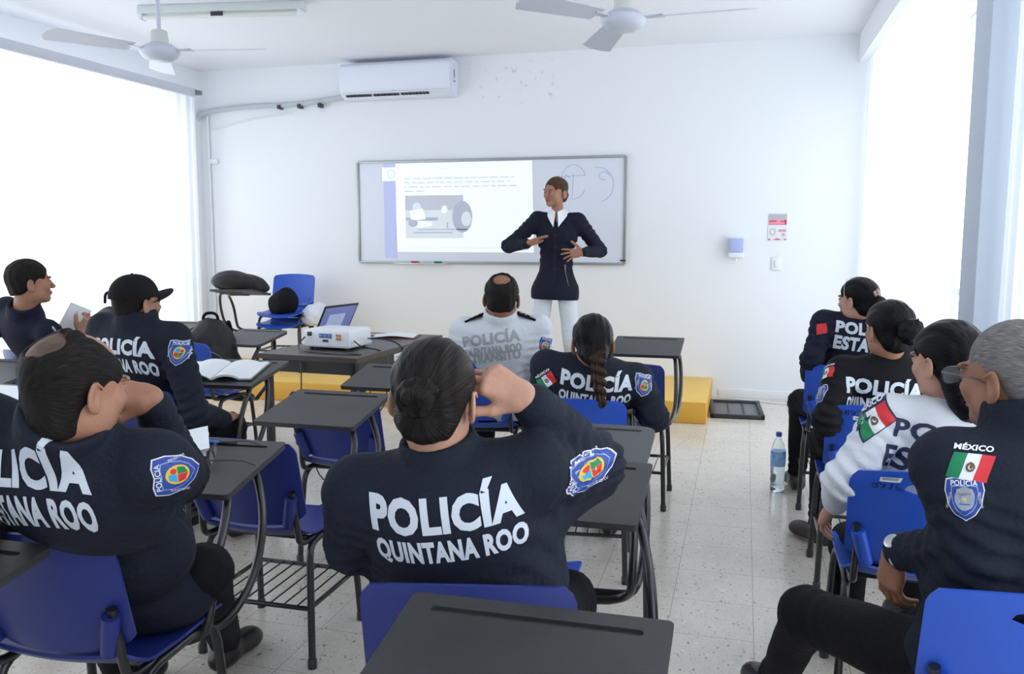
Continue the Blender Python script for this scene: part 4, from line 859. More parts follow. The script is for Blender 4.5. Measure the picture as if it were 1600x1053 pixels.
def hand_mesh(side, curls, spread, thumb, h, elbow_l, wr=.026, sc=1.0):
    """right hand: palm down (-Z), fingers +Y, thumb at -X. side=-1 mirrors. curls: 4 x 3 bend angles in degrees"""
    F = Field((-.13, -.12, -.15), (.13, .22, .09), h); tips = []
    F.cone((0, .0, 0), elbow_l, wr, wr * 1.08, .02); F.ell((0, .012, 0), (.029, .026, .019), k=.015)
    for (nm, (x, y, L, r)), cu, sp in zip(FING.items(), curls, spread):
        x *= sc; a = math.radians(sp); base = Vector((x * .55, .02, 0)); kn = Vector((x, y * .94 * sc, .003 if nm in ('index', 'middle') else 0))
        F.cone(base, kn, .0145, .0115, .014)
        d0 = Vector((math.sin(a), math.cos(a), 0)); n = Vector((0, 0, -1)); p = kn; ang = 0; rr = r
        for i in range(3):
            ang += math.radians(cu[i]); d = d0 * math.cos(ang) + n * math.sin(ang); q = p + d * L[i] * sc
            F.cone(p, q, rr, rr * .93, .005); p = q; rr *= .93
        tips.append((p, d, (n * -1) * math.cos(ang) + d0 * math.sin(ang), rr))
    b0 = Vector((-.020, .018, -.008)); m1 = b0 + Vector(thumb[0]).normalized() * .044; m2 = m1 + Vector(thumb[1]).normalized() * .032; m3 = m2 + Vector(thumb[2]).normalized() * .024
    F.cone(b0, m1, .0165, .0125, .018); F.cone(m1, m2, .0112, .0102, .006); F.cone(m2, m3, .0102, .0088, .004)
    td = (m3 - m2).normalized(); tn = Vector(thumb[3]).normalized() if len(thumb) > 3 else Vector((-.5, 0, .8)).normalized(); tips.append((m3, td, tn, .0088))
    F.ell((0, .055, -.006), (.034, .036, .014), k=.012)
    V, Q = F.mesh(1)
    C_ = V[Q].mean(1); mi = np.zeros(len(Q), int)
    for p, d, n, r in tips:
        c = np.array(p + n * r * .85 + d * .001); q = C_ - c; dn = np.array(n); dd = np.array(d); b = np.cross(dn, dd)
        e = (q @ dd / .0085) ** 2 + (q @ b / .0062) ** 2 + (q @ dn / .0042) ** 2
        mi[e < 1] = 1
    if side < 0: V[:, 0] *= -1; Q = Q[:, ::-1]
    return V, Q, mi
CURL = dict(relax=[(18, 22, 14), (22, 28, 16), (26, 32, 18), (30, 34, 20)], flat=[(4, 6, 4), (5, 6, 4), (6, 8, 5), (8, 8, 5)], fist=[(70, 92, 55), (76, 96, 55), (80, 96, 55), (84, 92, 50)],
            half=[(35, 55, 30), (45, 62, 32), (55, 68, 34), (60, 70, 34)], pinch=[(48, 52, 30), (40, 60, 34), (52, 70, 40), (62, 72, 40)], splay=[(6, 14, 8), (14, 16, 10), (22, 18, 10), (20, 16, 10)])
SPREAD0 = (-3, 0, 3, 7)
TH = dict(relax=((-.75, .75, -.25), (-.45, .88, -.2), (-.3, .95, -.15)), fist=((-.5, .7, -.5), (.25, .75, -.55), (.65, .6, -.4)), out=((-.9, .5, -.05), (-.75, .7, 0), (-.7, .75, .05)), flat=((-.55, .85, -.1), (-.3, .95, 0), (-.2, .98, 0)))
def frame_from(fwd, dorsal):
    y = Vector(fwd).normalized(); z = Vector(dorsal); z = (z - y * z.dot(y)).normalized(); x = y.cross(z); return Matrix((x, y, z)).transposed()
def person(key, label, neck, pelvis, head, hyaw, hpitch=0, hroll=0, hs=1.0, byaw=0, sk=None, hair=None, top=None, legs=None, shoes=None, bulk=1.0, shw=.165, arms=None,
           knees=None, ankles=None, toes=None, res=.0075, hres=.0030, collar=True, ch=.026, jowl=0, hem=.0, low=1.0, seed=1, shL=None, shR=None, extra=(), stand=False, nr=.055, flare=0):
    sk = sk or sk_tan; top = top or m_navy; neck, pelvis, head = Vector(neck), Vector(pelvis), Vector(head)
    Rb = rotm(byaw); rgt, fwd = Rb.col[0].copy(), Rb.col[1].copy(); U = (neck - pelvis).normalized(); rgt = (rgt - U * rgt.dot(U)).normalized(); fw2 = U.cross(rgt); T3 = np.array([list(rgt), list(fw2), list(U)]).T
    Lt = (neck - pelvis).length; base = Vector((pelvis.x, pelvis.y, 0 if not stand else .172))
    sh = {-1: Vector(shL) if shL else neck - rgt * shw - U * .058, 1: Vector(shR) if shR else neck + rgt * shw - U * .058}
    def tp(x, y, z): return pelvis + rgt * x + fw2 * y + U * z
    VV, QQ, MI = [], [], []; off = 0
    def add(V, Q, mi=None):
        nonlocal off
        VV.append(np.asarray(V)); QQ.append(np.asarray(Q) + off); MI.append(np.zeros(len(Q), int) if mi is None else mi); off += len(V)
    # ---- head
    Mh3 = rotm(hyaw, hpitch, hroll); Mh = Matrix.Translation(head) @ Mh3.to_4x4() @ Matrix.Scale(hs, 4); Mi = Mh.inverted()
    nl = Mi @ (neck - U * .02); nl = Vector((nl.x, nl.y, nl.z)); lim = -.19
    if nl.z < lim: nl = Vector((0, -.02, -.055)).lerp(nl, (lim + .055) / (nl.z + .055))
    F = head_field(hres, neck=nl, nr=nr, jowl=jowl); V, Q = F.mesh(1); C_ = V[Q].mean(1); mi = np.zeros(len(Q), int)
    lip = ((C_[:, 0] / .021) ** 2 + ((C_[:, 2] + .0568) / .0105) ** 2 < 1) & (C_[:, 1] > .082); mi[lip] = 1
    for s in (-1, 1):
        u = (C_[:, 0] * s - .031); br = (np.abs(u) < .016) & (np.abs(C_[:, 2] - (.0245 - 9 * (u - .002) ** 2)) < .0017) & (C_[:, 1] > .05); mi[br] = 2
    add((np.array(Mh3) @ (V.T * hs)).T + np.array(head), Q, mi)
    # ---- hands with forearms
    wrists = {}
    for s, A in (arms or {}).items():
        el, wr_ = Vector(A['el']), Vector(A['wr']); wrists[s] = (el, wr_)
        if A.get('hand') is None: continue
        M3 = frame_from(A['f'], A['d']); Mw = Matrix.Translation(wr_) @ M3.to_4x4(); ell_ = Mw.inverted() @ el; ell_ = ell_.normalized() * .085
        if s < 0: ell_.x *= -1
        V, Q, mi = hand_mesh(s, CURL[A['hand']], A.get('spread', SPREAD0), TH[A.get('th', 'relax')], A.get('res', .0028), ell_, A.get('wrad', .025), A.get('sc', 1.0)); mi = mi * 3; hsz = A.get('size', 1.0); V = V * hsz
        add((np.array(M3) @ V.T).T + np.array(wr_), Q, mi)
    # ---- hidden core that joins them
    hip = {s: tp(s * .085, 0, -.01) for s in (-1, 1)}
    if knees is None: knees = {s: hip[s] + fwd * .40 + rgt * s * .05 + Vector((0, 0, -.02)) for s in (-1, 1)}
    if ankles is None: ankles = {s: Vector((knees[s].x, knees[s].y, .10)) + fwd * .03 for s in (-1, 1)}
    lo = np.min([list(p) for p in [pelvis, neck] + list(sh.values()) + list(knees.values()) + list(ankles.values()) + [w for t_ in wrists.values() for w in t_]], 0) - .12
    hi = np.max([list(p) for p in [pelvis, neck] + list(sh.values()) + list(knees.values()) + list(ankles.values()) + [w for t_ in wrists.values() for w in t_]], 0) + .12
    F = Field(lo, hi, .016); F.cone(neck + U * .015, neck - U * .08, .040, .046); F.ell(tp(0, 0, Lt * .62), (.11, .07, .15), T3, .04); F.ell(tp(0, 0, Lt * .15), (.10, .07, .12), T3, .05)
    for s in (-1, 1):
        F.cone(neck - U * .08, sh[s], .045, .036, .02)
        if s in wrists: F.path([sh[s], wrists[s][0], wrists[s][1]], [.035, .030, .020], .01)
        F.path([hip[s], knees[s], ankles[s]], [.055, .040, .030], .01)
    add(*F.mesh(1))
    V = np.concatenate(VV); Q = np.concatenate(QQ); body = quad_mesh('person', V, Q, [sk, m_lip, m_brow, m_nail], None, np.concatenate(MI), base=base); body.location = base
    tag(body, label, 'person')
    # ---- eyes
    for s in (-1, 1):
        b = MB(); b.lathe([(.0112 * math.sin(R(a)), -.0112 * math.cos(R(a))) for a in range(4, 180, 16)], 16, Matrix.Translation((s * .031, .0780, -.0005)) @ Matrix.Rotation(R(-90), 4, 'X'))
        for f in b.bm.faces:
            c = f.calc_center_median(); q = math.hypot(c.x - s * .031 - A_gaze.get(key, 0), c.z)
            f.material_index = 1 if (c.y > .084 and q < .0068) else 0
        e = b.build('eye', [m_eye, m_iris], body); e.matrix_basis = Matrix.Translation(-base) @ Mh
    # ---- top garment
    F = Field(lo - .06, hi + .06, res); b_ = bulk
    F.ell(tp(0, .0, .03 - hem), (.165 * b_ * low + flare, .125 * b_, .12), T3); F.ell(tp(0, .0, Lt * .35), (.150 * b_ * low, .112 * b_, .15), T3, .05)
    F.ell(tp(0, -.005, Lt * .68), (.170 * b_, .115 * b_, .15), T3, .06); F.ell(tp(0, -.022, Lt * .78), (.150 * b_, .086 * b_, .105), T3, .05)
    if not stand: F.ell(tp(0, -.038, Lt * .86), (.140 * b_, .074 * b_, .085), T3, .05)
    for s in (-1, 1):
        F.cone(neck - U * .045 + rgt * s * .03, sh[s] + U * .002, .052 * b_, .058 * b_, .05)
        if s in wrists:
            el, wr_ = wrists[s]; sd = arms[s]; w2 = wr_ + (el - wr_).normalized() * sd.get('cuff', .02)
            if key in LEN: print('ARM', key, s, round((sh[s]-el).length,2), round((el-wr_).length,2))
            F.cone(sh[s], el, .064 * b_, .054 * b_, .03); F.cone(el, w2, .053 * b_, .037 * b_, .02)
            F.folds(el, (wr_ - sh[s]), .16, 4.2, .0090, seed + s); F.folds(sh[s] + (el - sh[s]) * .35, (el - sh[s]), .14, 3.2, .0065, seed + 5 + s)
            F.folds(el + (w2 - el) * .6, (w2 - el), .11, 3.0, .006, seed + 9)
    F.folds(tp(0, 0, Lt * .22), U, .26, 4.5, .008, seed + 3); F.wrinkle(.0020, 13, seed)
    for s in (-1, 1): F.folds(tp(s * .15, 0, Lt * .55), rgt * s + U * .6, .15, 3.2, .006, seed + 13 + s)
    nd = (head - Mh3.col[2] * .06 * hs - neck).normalized(); nd = (nd + U).normalized()
    if stand: F.ell(tp(0, 0, .03), (.150, .118, .16), T3, .05); F.ell(tp(0, 0, -.09), (.192, .145, .16), T3, .07)
    if collar:
        F.cone(neck - U * .03, neck + nd * ch - fw2 * .004, nr * 1.62, nr * 1.46, .014)
        F.ell(neck + nd * (ch + .073), (.11, .11, .052), np.array(frame_from(fw2, nd)), k=.006, op='s')
    F.cone(neck - U * .02, neck + nd * .14, nr * 1.08, nr * 1.10, .006, op='s')
    for e_ in extra: F.cone(*e_)
    if hem or stand: F.plane(tp(0, 0, -.03 - hem), -U, .01)
    V, Q = F.mesh(1); jk = quad_mesh('shirt' if top in (m_shirt,) else 'jacket', V, Q, top, body, base=base)
    bv = BVHTree.FromPolygons([Vector(v) for v in V.tolist()], Q.tolist())
    # ---- trousers and shoes
    legs = legs or m_black_c; F = Field(lo - .08, hi + .08, .010); F.ell(tp(0, 0, .0), (.158, .125, .115) if not stand else (.130, .095, .10), T3)
    for s in (-1, 1):
        F.cone(hip[s], knees[s], .090 if not stand else .080, .068, .04); ank = ankles[s] + (knees[s] - ankles[s]).normalized() * .02; F.cone(knees[s], ank, .066, .052 if not stand else .062, .03)
        F.folds(knees[s], ankles[s] - hip[s], .16, 4, .006, seed + s); F.folds(ank, knees[s] - ank, .16, 4, .006, seed + 4 + s)
    if stand: F.plane((0, 0, base.z + .035), (0, 0, -1))
    F.wrinkle(.0018, 14, seed + 1); V, Q = F.mesh(1); quad_mesh('trousers', V, Q, legs, body, base=base)
    shoes = shoes or m_boot
    for s in (-1, 1):
        a = ankles[s]; fl = a.z - .09; f_ = Vector((toes or {}).get(s, fwd)); f_.z = 0; f_.normalize(); r_ = Vector((f_.y, -f_.x, 0)); Ms = np.array([list(r_), list(f_), [0, 0, 1]]).T
        F = Field((-.2 + a.x, -.2 + a.y, fl - .03), (.2 + a.x, .2 + a.y, a.z + .10), .007)
        F.cone(a + Vector((0, 0, .03)), a + Vector((0, 0, -.04)), .047, .045); F.ell(a - f_ * .025 + Vector((0, 0, -.05)), (.040, .055, .040), Ms, .02)
        F.ell(a + f_ * .10 + Vector((0, 0, -.055)), (.046, .095, .038), Ms, .04); F.ell(a + f_ * .14 + Vector((0, 0, -.062)), (.048, .060, .030), Ms, .02)
        F.plane((a.x, a.y, fl + .004), (0, 0, -1), .006); V, Q = F.mesh(1); sh_ = quad_mesh('shoe', V, Q, shoes, body, base=base)
    return dict(o=body, base=base, Mh=Mh, bv=bv, neck=neck, U=U, rgt=rgt, fw=fw2, tp=tp, Lt=Lt, jk=jk, Mhb=Matrix.Translation(-base) @ Mh, sh=sh, wr=wrists)
A_gaze = {}; LEN = ()
def hair_obj(P, name, build, m, h=.0035, lo=(-.14, -.22, -.20), hi=(.14, .14, .15), wr=.0012, seed=0, relax=1):
    F = Field(lo, hi, h); build(F)
    if wr: F.wrinkle(wr, 60, seed, (1.6, .5, 1.2))
    V, Q = F.mesh(relax); return quad_mesh(name, V, Q, m, P['o'], M=P['Mhb'])
def lettering(P, lines, c, rot=0, mats=None, right=None, up=None, bold=.035, step=.012):
    """lines: (text, cx, cy, w, h, slant)"""
    r = Vector(right) if right is not None else P['rgt']; u = Vector(up) if up is not None else P['U']
    if rot: q = Matrix.Rotation(R(-rot), 3, u.cross(r)); r = q @ r; u = q @ u
    return decal('lettering', [T(t_, x, y, w, h, 0, bold) for t_, x, y, w, h in lines], c, r, u, mats or [m_letter], P['o'], bvh=P['bv'], base=P['base'], lift=.0018, step=step)
SHIELD = [(-.42, .46), (-.22, .50), (0, .46), (.22, .50), (.42, .46), (.46, .20), (.40, -.12), (.24, -.36), (0, -.52), (-.24, -.36), (-.40, -.12), (-.46, .20)]
def shield(w, h, colored=True, dx=0, dy=0, label='POLICIA'):
    def sc(k, cy=0): return [(x * w * k + dx, y * h * k + dy + cy) for x, y in SHIELD]
    L = [PG(sc(1.0), 0, 0), PG(sc(.94), 1, .0007), PG(sc(.70, -.01 * h), 2, .0014), PG(sc(.65, -.01 * h), 1, .0021)]
    L.append(T(label, dx, dy + .375 * h, .60 * w, .11 * h, 0, .02, .0021))
    L.append(T('POLICIA ESTATAL', dx - .36 * w, dy - .02 * h, .40 * h, .055 * h, 0, .0, .0022, 80)); L.append(T('PREVENTIVA', dx + .36 * w, dy - .02 * h, .34 * h, .055 * h, 0, .0, .0022, -80))
    if colored:
        L += [DISC(dx, dy, .21 * w, .24 * h, 3, .0028), PG([(dx - .17 * w, dy - .0), (dx - .0, dy + .0), (dx - .0, dy - .20 * h), (dx - .14 * w, dy - .14 * h)], 4, .0035), PG([(dx + .01 * w, dy), (dx + .17 * w, dy), (dx + .14 * w, dy - .14 * h), (dx + .01 * w, dy - .2 * h)], 5, .0035),
              PG([(dx - .16 * w, dy + .02 * h), (dx + .02 * w, dy + .02 * h), (dx + .02 * w, dy + .18 * h), (dx - .10 * w, dy + .17 * h)], 6, .0035), DISC(dx + .09 * w, dy + .08 * h, .06 * w, .06 * h, 4, .0042)]
    else:
        L += [DISC(dx, dy + .03 * h, .24 * w, .27 * h, 2, .0028), PG([(dx + x * .42 * w, dy + .02 * h + y * .50 * h) for x, y in SHIELD], 7, .0035), T('POLICIA', dx, dy + .14 * h, .28 * w, .05 * h, 1, .0, .0045), DISC(dx, dy - .0, .10 * w, .10 * h, 2, .0045), DISC(dx, dy - .0, .05 * w, .05 * h, 3, .0050), RECT(dx, dy - .12 * h, .24 * w, .02 * h, 1, .0045)]
    return L
PM = [m_wht, m_bluep, m_lblue, m_yellow, m_red, m_green, m_cyan, m_grey]
def flag(w, h, sk=.0, word=True):
    L = [RECT(-w / 3, 0, w / 3, h, 1, .001, sk), RECT(0, 0, w / 3, h, 0, .001, sk), RECT(w / 3, 0, w / 3, h, 2, .001, sk), DISC(0, 0, w * .11, h * .20, 3, .002), DISC(0, .01 * h, w * .06, h * .11, 0, .003), DISC(.01 * w, .03 * h, w * .04, h * .10, 3, .0037)]
    if word: L.append(T('MÉXICO', 0, h * .74, w * .95, h * .26, 0, .04, .001))
    return L
FM = [m_wht, m_green, m_red, m_brown]
def patch(P, name, pieces, c, right, up, mats, back=.15, label=None):
    return decal(name, pieces, c, right, up, mats, P['o'], bvh=P['bv'], base=P['base'], lift=.0015, step=.008, back=back)
def on_sleeve(P, name, pieces, s, t, out, mats):
    a, b = P['sh'][s], P['wr'][s][0]; up = (a - b).normalized(); away = -Vector(out).normalized(); away = (away - up * away.dot(up)).normalized()
    return decal(name, pieces, a.lerp(b, t), away.cross(up), up, mats, P['o'], bvh=P['bv'], base=P['base'], lift=.0015, step=.008, back=.12)
def hat(P):
    b = MB(); M = None
    def dome(u, v):
        a = 2 * math.pi * u; e = math.pi / 2 * v
        return Vector((.089 * math.cos(a) * math.cos(e) ** .85 if v < 1 else 0, -.012 + .107 * math.sin(a) * math.cos(e) ** .85 if v < 1 else -.012, .028 + .098 * math.sin(e)))
    b.grid(dome, 36, 10, .003); b.build('cap_crown', MATS['black cap cloth'], P['o'], angle=60).matrix_basis = P['Mhb']
    def brim(u, v):
        a = R(180 * u); r = .078 + .078 * v * math.sin(a) ** .6
        return Vector((-math.cos(a) * (.084 + .0 * v), .01 + math.sin(a) * (.080 + .085 * v), .034 - .030 * (abs(math.cos(a)) ** 2) * 1 + .012 * v * math.sin(a) + .004))
    MB().grid(brim, 24, 8, .004).build('cap_brim', MATS['black cap cloth'], P['o'], angle=60).matrix_basis = P['Mhb']
    MB().lathe([(.007, 0), (.006, .004), (.001, .006)], 10, Matrix.Translation((0, -.012, .124))).build('cap_button', MATS['black cap cloth'], P['o']).matrix_basis = P['Mhb']
mat('black cap cloth', (.007, .007, .009), .85, bump=(120, .3), spec=.2)
FW_ = Vector((0, 1, 0)); SEAT = .53
ONLY = None
# ---- P4 centre foreground, hair bun
P = person('P4', 'person in navy police jacket with hair bun, hand at her ear, centre foreground', at(690, 712, 1.74), (-.53, 1.72, .54), at(680, 622, 1.70), 4, 0, 2, .99, byaw=12, sk=sk_light, bulk=1.12, low=1.28, shw=.185, seed=4, ch=.018, extra=[(at(845, 810, 1.84), at(925, 745, 1.93), .055, .045, .06)], res=.0065, hres=.0026, nr=.056,
    arms={1: dict(el=at(930, 720, 1.92), wr=at(822, 622, 1.72), hand='pinch', f=(-.80, -.25, .45), d=(.10, -.75, .55), th='relax', res=.0024, cuff=.03),
          -1: dict(el=at(555, 850, 1.86), wr=at(640, 860, 2.05), hand='relax', f=(.7, .7, 0), d=(0, 0, 1))},
    knees={-1: Vector((-.72, 2.10, .50)), 1: Vector((-.42, 2.12, .50))})
p4 = P
def hb(F): hair_shell(F, 'bun', .009); hair_cut(F, .062, .028, -.074)
hair_obj(P, 'hair', hb, h_brown, seed=3)
def bun(F):
    F.ell((0, -.126, .022), (.036, .026, .034))
    pts = [(.033 * math.cos(a) * (1 - .04 * i), -.122 - .0015 * i, .022 + .031 * math.sin(a) * (1 - .04 * i)) for i, a in enumerate([.6 + 6.283 * j / 12 for j in range(17)])]
    F.path(pts, [.014] * 17, .004)
hair_obj(P, 'hair_bun', bun, h_brown, .0028, wr=.0010)
lettering(P, [('POLICÍA', 0, .040, .300, .086), ('QUINTANA ROO', .002, -.046, .300, .060)], at(694, 840, 1.62), -2, bold=.05)
patch(P, 'sleeve_patch', shield(.092, .098), at(926, 722, 1.84), (-.25, 0, .95), (-.95, -.1, -.25), PM)
# ---- P3 left foreground, balding
P = person('P3', 'balding person in navy police jacket resting his fist against his mouth, left foreground', at(96, 674, 1.72), (-1.52, 1.83, .54), at(120, 608, 1.70), -15, -6, 0, .97, byaw=2, sk=sk_tan, bulk=1.16, low=1.15, shw=.19, seed=31, ch=.040, res=.0065, hres=.0026, nr=.060, jowl=.006,
    arms={1: dict(el=at(280, 742, 2.10), wr=at(236, 622, 1.95), hand='fist', f=(-.75, -.55, .25), d=(.45, -.45, .75), th='fist', res=.0024, cuff=.035, size=1.08),
          -1: dict(el=at(-90, 850, 1.75), wr=at(60, 840, 2.1), hand='relax', f=(.7, .7, 0), d=(0, 0, 1))},
    knees={1: at(318, 895, 2.25), -1: at(150, 930, 2.3)}, ankles={1: atz(352, 1000, .10), -1: atz(190, 1050, .10)})
def hb(F):
    hair_shell(F, 'short', .008); F.ell((0, -.048, -.062), (.060, .044, .050), k=.02); hair_cut(F, .040, .020, -.100); F.ell((.0, .080, .110), (.068, .098, .064), k=.012, op='s'); F.ell((.0, -.078, .100), (.046, .040, .036), k=.014, op='s')
hair_obj(P, 'hair', hb, h_short, seed=3)
hair_obj(P, 'thin_crown_hair', lambda F: F.ell((0, -.014, .036), (.0756, .0954, .0815)) or hair_cut(F, .060, .02, -.03) or F.ell((.0, .11, .09), (.095, .115, .09), k=.01, op='s'), mat('thinning hair', (.17, .095, .062), .6, bump=(200, .5), noise=(30, (.03, .022, .02), .8)), seed=3, wr=.0004)
lettering(P, [('POLICÍA', -.03, .040, .300, .086), ('QUINTANA ROO', -.03, -.046, .300, .060)], at(30, 757, 1.65), 7, bold=.05, up=(-.05, .42, .90))
patch(P, 'sleeve_patch', shield(.088, .094), at(272, 733, 1.76), (-.10, 0, .98), (-.74, -.67, -.1), PM, back=.22)
# ---- P2 capped
P = person('P2', 'person in a black baseball cap and navy police jacket, seated left of the table', at(213, 502, 3.72), (-2.58, 3.30, .54), at(214, 474, 3.72), -16, 2, 0, 1.02, byaw=-4, sk=sk_tan, bulk=1.12, low=1.1, shw=.18, seed=21, hres=.0035, nr=.060, jowl=.004,
    arms={1: dict(el=at(305, 645, 3.68), wr=at(350, 655, 3.92), hand='relax', f=(-.2, .95, 0), d=(0, 0, 1), res=.0035, cuff=.01), -1: dict(el=at(120, 620, 3.9), wr=at(150, 640, 4.1), hand='relax', f=(.3, .9, 0), d=(0, 0, 1), res=.0035)},
    knees={1: at(362, 668, 4.05), -1: at(290, 665, 4.2)})
def hb(F): hair_shell(F, 'buzz'); hair_cut(F, .05, .02, -.068)
hair_obj(P, 'hair', hb, h_short, seed=3, h=.004); hat(P)
lettering(P, [('POLICÍA', -.0, .040, .300, .082), ('QUINTANA ROO', .0, -.046, .300, .060)], at(174, 551, 3.6), 3, bold=.05, step=.02, up=(-.05, .3, .95))
patch(P, 'sleeve_patch', shield(.095, .105), at(275, 553, 3.6), (.95, .2, -.2), (.2, 0, .98), PM)
# ---- P1 far left
P = person('P1', 'short haired person in dark shirt seen in profile at the far left edge', at(38, 488, 4.62), (-3.86, 4.06, .54), at(47, 442, 4.6), -34, 3, 0, 1.06, byaw=-20, sk=sk_tan, top=m_navy2, bulk=1.0, shw=.18, seed=11, hres=.0035, nr=.058,
    arms={1: dict(el=at(98, 556, 4.65), wr=at(128, 524, 4.72), hand='half', f=(.3, .3, .8), d=(.8, -.5, 0), res=.0035), -1: dict(el=at(-60, 580, 4.7), wr=at(30, 575, 5.0), hand='relax', f=(.3, .9, 0), d=(0, 0, 1), res=.004)})
def hb(F): hair_shell(F, 'short', .007); hair_cut(F, .058, .022, -.050)
hair_obj(P, 'hair', hb, h_short, seed=3, h=.004)
patch(P, 'sleeve_patch', [RECT(0, 0, .075, .045, 0), RECT(0, 0, .065, .035, 1, .001)], at(95, 507, 4.5), (.8, .1, -.6), (.6, 0, .8), [m_wht, m_grey])
o = MB().grid(lambda u, v: Vector(((u - .5) * .21, .03 * math.sin(u * 2.5), (v - .5) * .27)), 8, 4, .0008).build('paper_sheet', mat('paper', (.82, .84, .88))); o.matrix_world = Matrix.Translation(at(116, 500, 4.78)) @ Matrix.Rotation(R(40), 4, 'Z') @ Matrix.Rotation(R(28), 4, 'Y'); o.scale = (.55, 1, .62)
tag(o, 'white sheet held up by the person at the far left edge', 'paper')
# ---- P5 white traffic shirt
P = person('P5', 'person with thinning crown in white traffic police shirt with black epaulettes, before the instructor', at(782, 499, 4.32), (-1.20, 4.33, .54), at(784, 467, 4.28), 11, -4, 2, 1.04, byaw=14, sk=sk_brown, top=m_shirt, bulk=1.08, low=1.0, shw=.19, seed=51, hres=.0035, nr=.060, jowl=.006,
    arms={1: dict(el=at(850, 600, 4.35), wr=at(835, 600, 4.65), hand='relax', f=(-.3, .9, 0), d=(0, 0, 1), res=.004), -1: dict(el=at(708, 600, 4.35), wr=at(735, 600, 4.6), hand='relax', f=(.3, .9, 0), d=(0, 0, 1), res=.004)})
def hb(F):
    hair_shell(F, 'short', .009); hair_cut(F, .060, .022, -.058); F.ell((0, -.070, .104), (.046, .050, .042), k=.012, op='s')
hair_obj(P, 'hair', hb, h_short, seed=3, h=.004)
lettering(P, [('POLICÍA', 0, .050, .290, .070), ('QUINTANA ROO', 0, -.018, .290, .050), ('TRANSITO', .01, -.048, .250, .050)], at(767, 543, 4.15), 5, [m_letter_g], up=(0, .12, .99), bold=.05, step=.02)
for s in (-1, 1):
    c = P['neck'] + P['rgt'] * s * .125 - P['U'] * .0 - P['fw'] * .01; n_ = P['bv'].ray_cast(c + Vector((0, 0, .15)), Vector((0, 0, -1)))[0] or c
    M3 = frame_from(P['rgt'] * s - Vector((0, 0, .42)), Vector((s * .3, 0, 1)))
    MB().box((-.028, -.065, .0), (.028, .055, .012), .004, Matrix.Translation(n_ - P['base']) @ M3.to_4x4()).build('epaulette', m_black_c, P['o'])
    b = MB()
    for y in (-.03, -.005, .02): b.box((-.018, y, .012), (.018, y + .008, .0145), .001, Matrix.Translation(n_ - P['base']) @ M3.to_4x4())
    b.build('rank_bars', m_grey, P['o'])
patch(P, 'sleeve_patch', shield(.075, .085), at(853, 545, 4.2), (.9, .3, -.3), (.25, 0, .95), PM)
# ---- P6 long braid
P = person('P6', 'person with a long curly braid over a navy police jacket, seated before the yellow platform', at(928, 564, 3.50), (-.66, 3.56, .53), at(926, 537, 3.45), 12, -4, 0, .97, byaw=8, sk=sk_tan, bulk=1.06, low=1.12, shw=.185, seed=61, hres=.0035, nr=.050,
    arms={1: dict(el=at(1022, 652, 3.50), wr=at(1000, 640, 3.8), hand='relax', f=(-.3, .9, 0), d=(0, 0, 1), res=.004), -1: dict(el=at(846, 655, 3.55), wr=at(870, 650, 3.85), hand='relax', f=(.3, .9, 0), d=(0, 0, 1), res=.004)})
def hb(F): hair_shell(F, 'bun', .011); hair_cut(F, .062, .028, -.088); F.ell((0.01, -.100, -.045), (.045, .035, .05), k=.03)
hair_obj(P, 'hair', hb, h_black, seed=3, h=.004)
def braid(F):
    g = random.Random(4)
    for i in range(30):
        t = i / 29; x = .012 + .020 * t; z = -.03 - .21 * t; y = -.118 - .026 * t; a = i * 1.15; r = .026 * (1 - .55 * t)
        F.ell((x + .013 * math.cos(a) * (1 - .3 * t), y + .008 * math.sin(a), z), (r, r * .85, .016), k=.008)
hair_obj(P, 'braid', braid, hair_mat('brown braid hair', (.014, .008, .006), (.07, .035, .02)), seed=3, h=.004, lo=(-.1, -.25, -.42), wr=.002)
lettering(P, [('POLICÍA', 0, .042, .290, .072), ('QUINTANA ROO', 0, -.036, .290, .052)], at(930, 626, 3.36), 1, bold=.05, step=.02)
patch(P, 'sleeve_patch', shield(.080, .090), at(1022, 607, 3.4), (.6, .7, -.2), (.1, 0, .98), PM)
patch(P, 'flag_patch', flag(.075, .048), at(846, 600, 3.42), (.80, -.2, .55), (-.45, 0, .85), FM)
# ---- P7 instructor
P = person('P7', 'standing instructor in navy blazer and white trousers with both hands raised, before the whiteboard', at(872, 333, 6.95), at(868, 442, 7.0), at(868, 301, 6.93), 150, -2, -4, 1.06, byaw=184, sk=sk_tan, top=m_navy2, legs=m_shirt, bulk=1.0, low=.92, shw=.165, seed=71, res=.006, hres=.0024, nr=.045, stand=True, flare=.022, hem=.105, collar=False,
    arms={1: dict(el=at(795, 384, 6.98), wr=at(824, 381, 6.72), hand='flat', f=(.82, -.1, .38), d=(-.25, .2, .9), th='flat', res=.003, size=.98, cuff=.01, wrad=.022), -1: dict(el=at(938, 392, 7.0), wr=at(911, 394, 6.74), hand='splay', f=(-.92, -.15, -.12), d=(-.1, -.95, .25), spread=(-16, -4, 8, 22), th='out', res=.003, size=1.0, cuff=.01, wrad=.022)},
    knees={1: at(840, 535, 6.98), -1: at(893, 535, 6.98)}, ankles={1: Vector((-1.62, 7.12, .272)), -1: Vector((-1.38, 7.10, .272))})
def hb(F): hair_shell(F, 'bun', .005); hair_cut(F, .060, .030, -.070); F.ell((0, -.115, -.02), (.030, .022, .030), k=.01)
hair_obj(P, 'hair', hb, h_ginger, seed=3, h=.0035)
C0 = P['neck']; fr = dict(right=(1, 0, 0), up=(0, 0, 1))
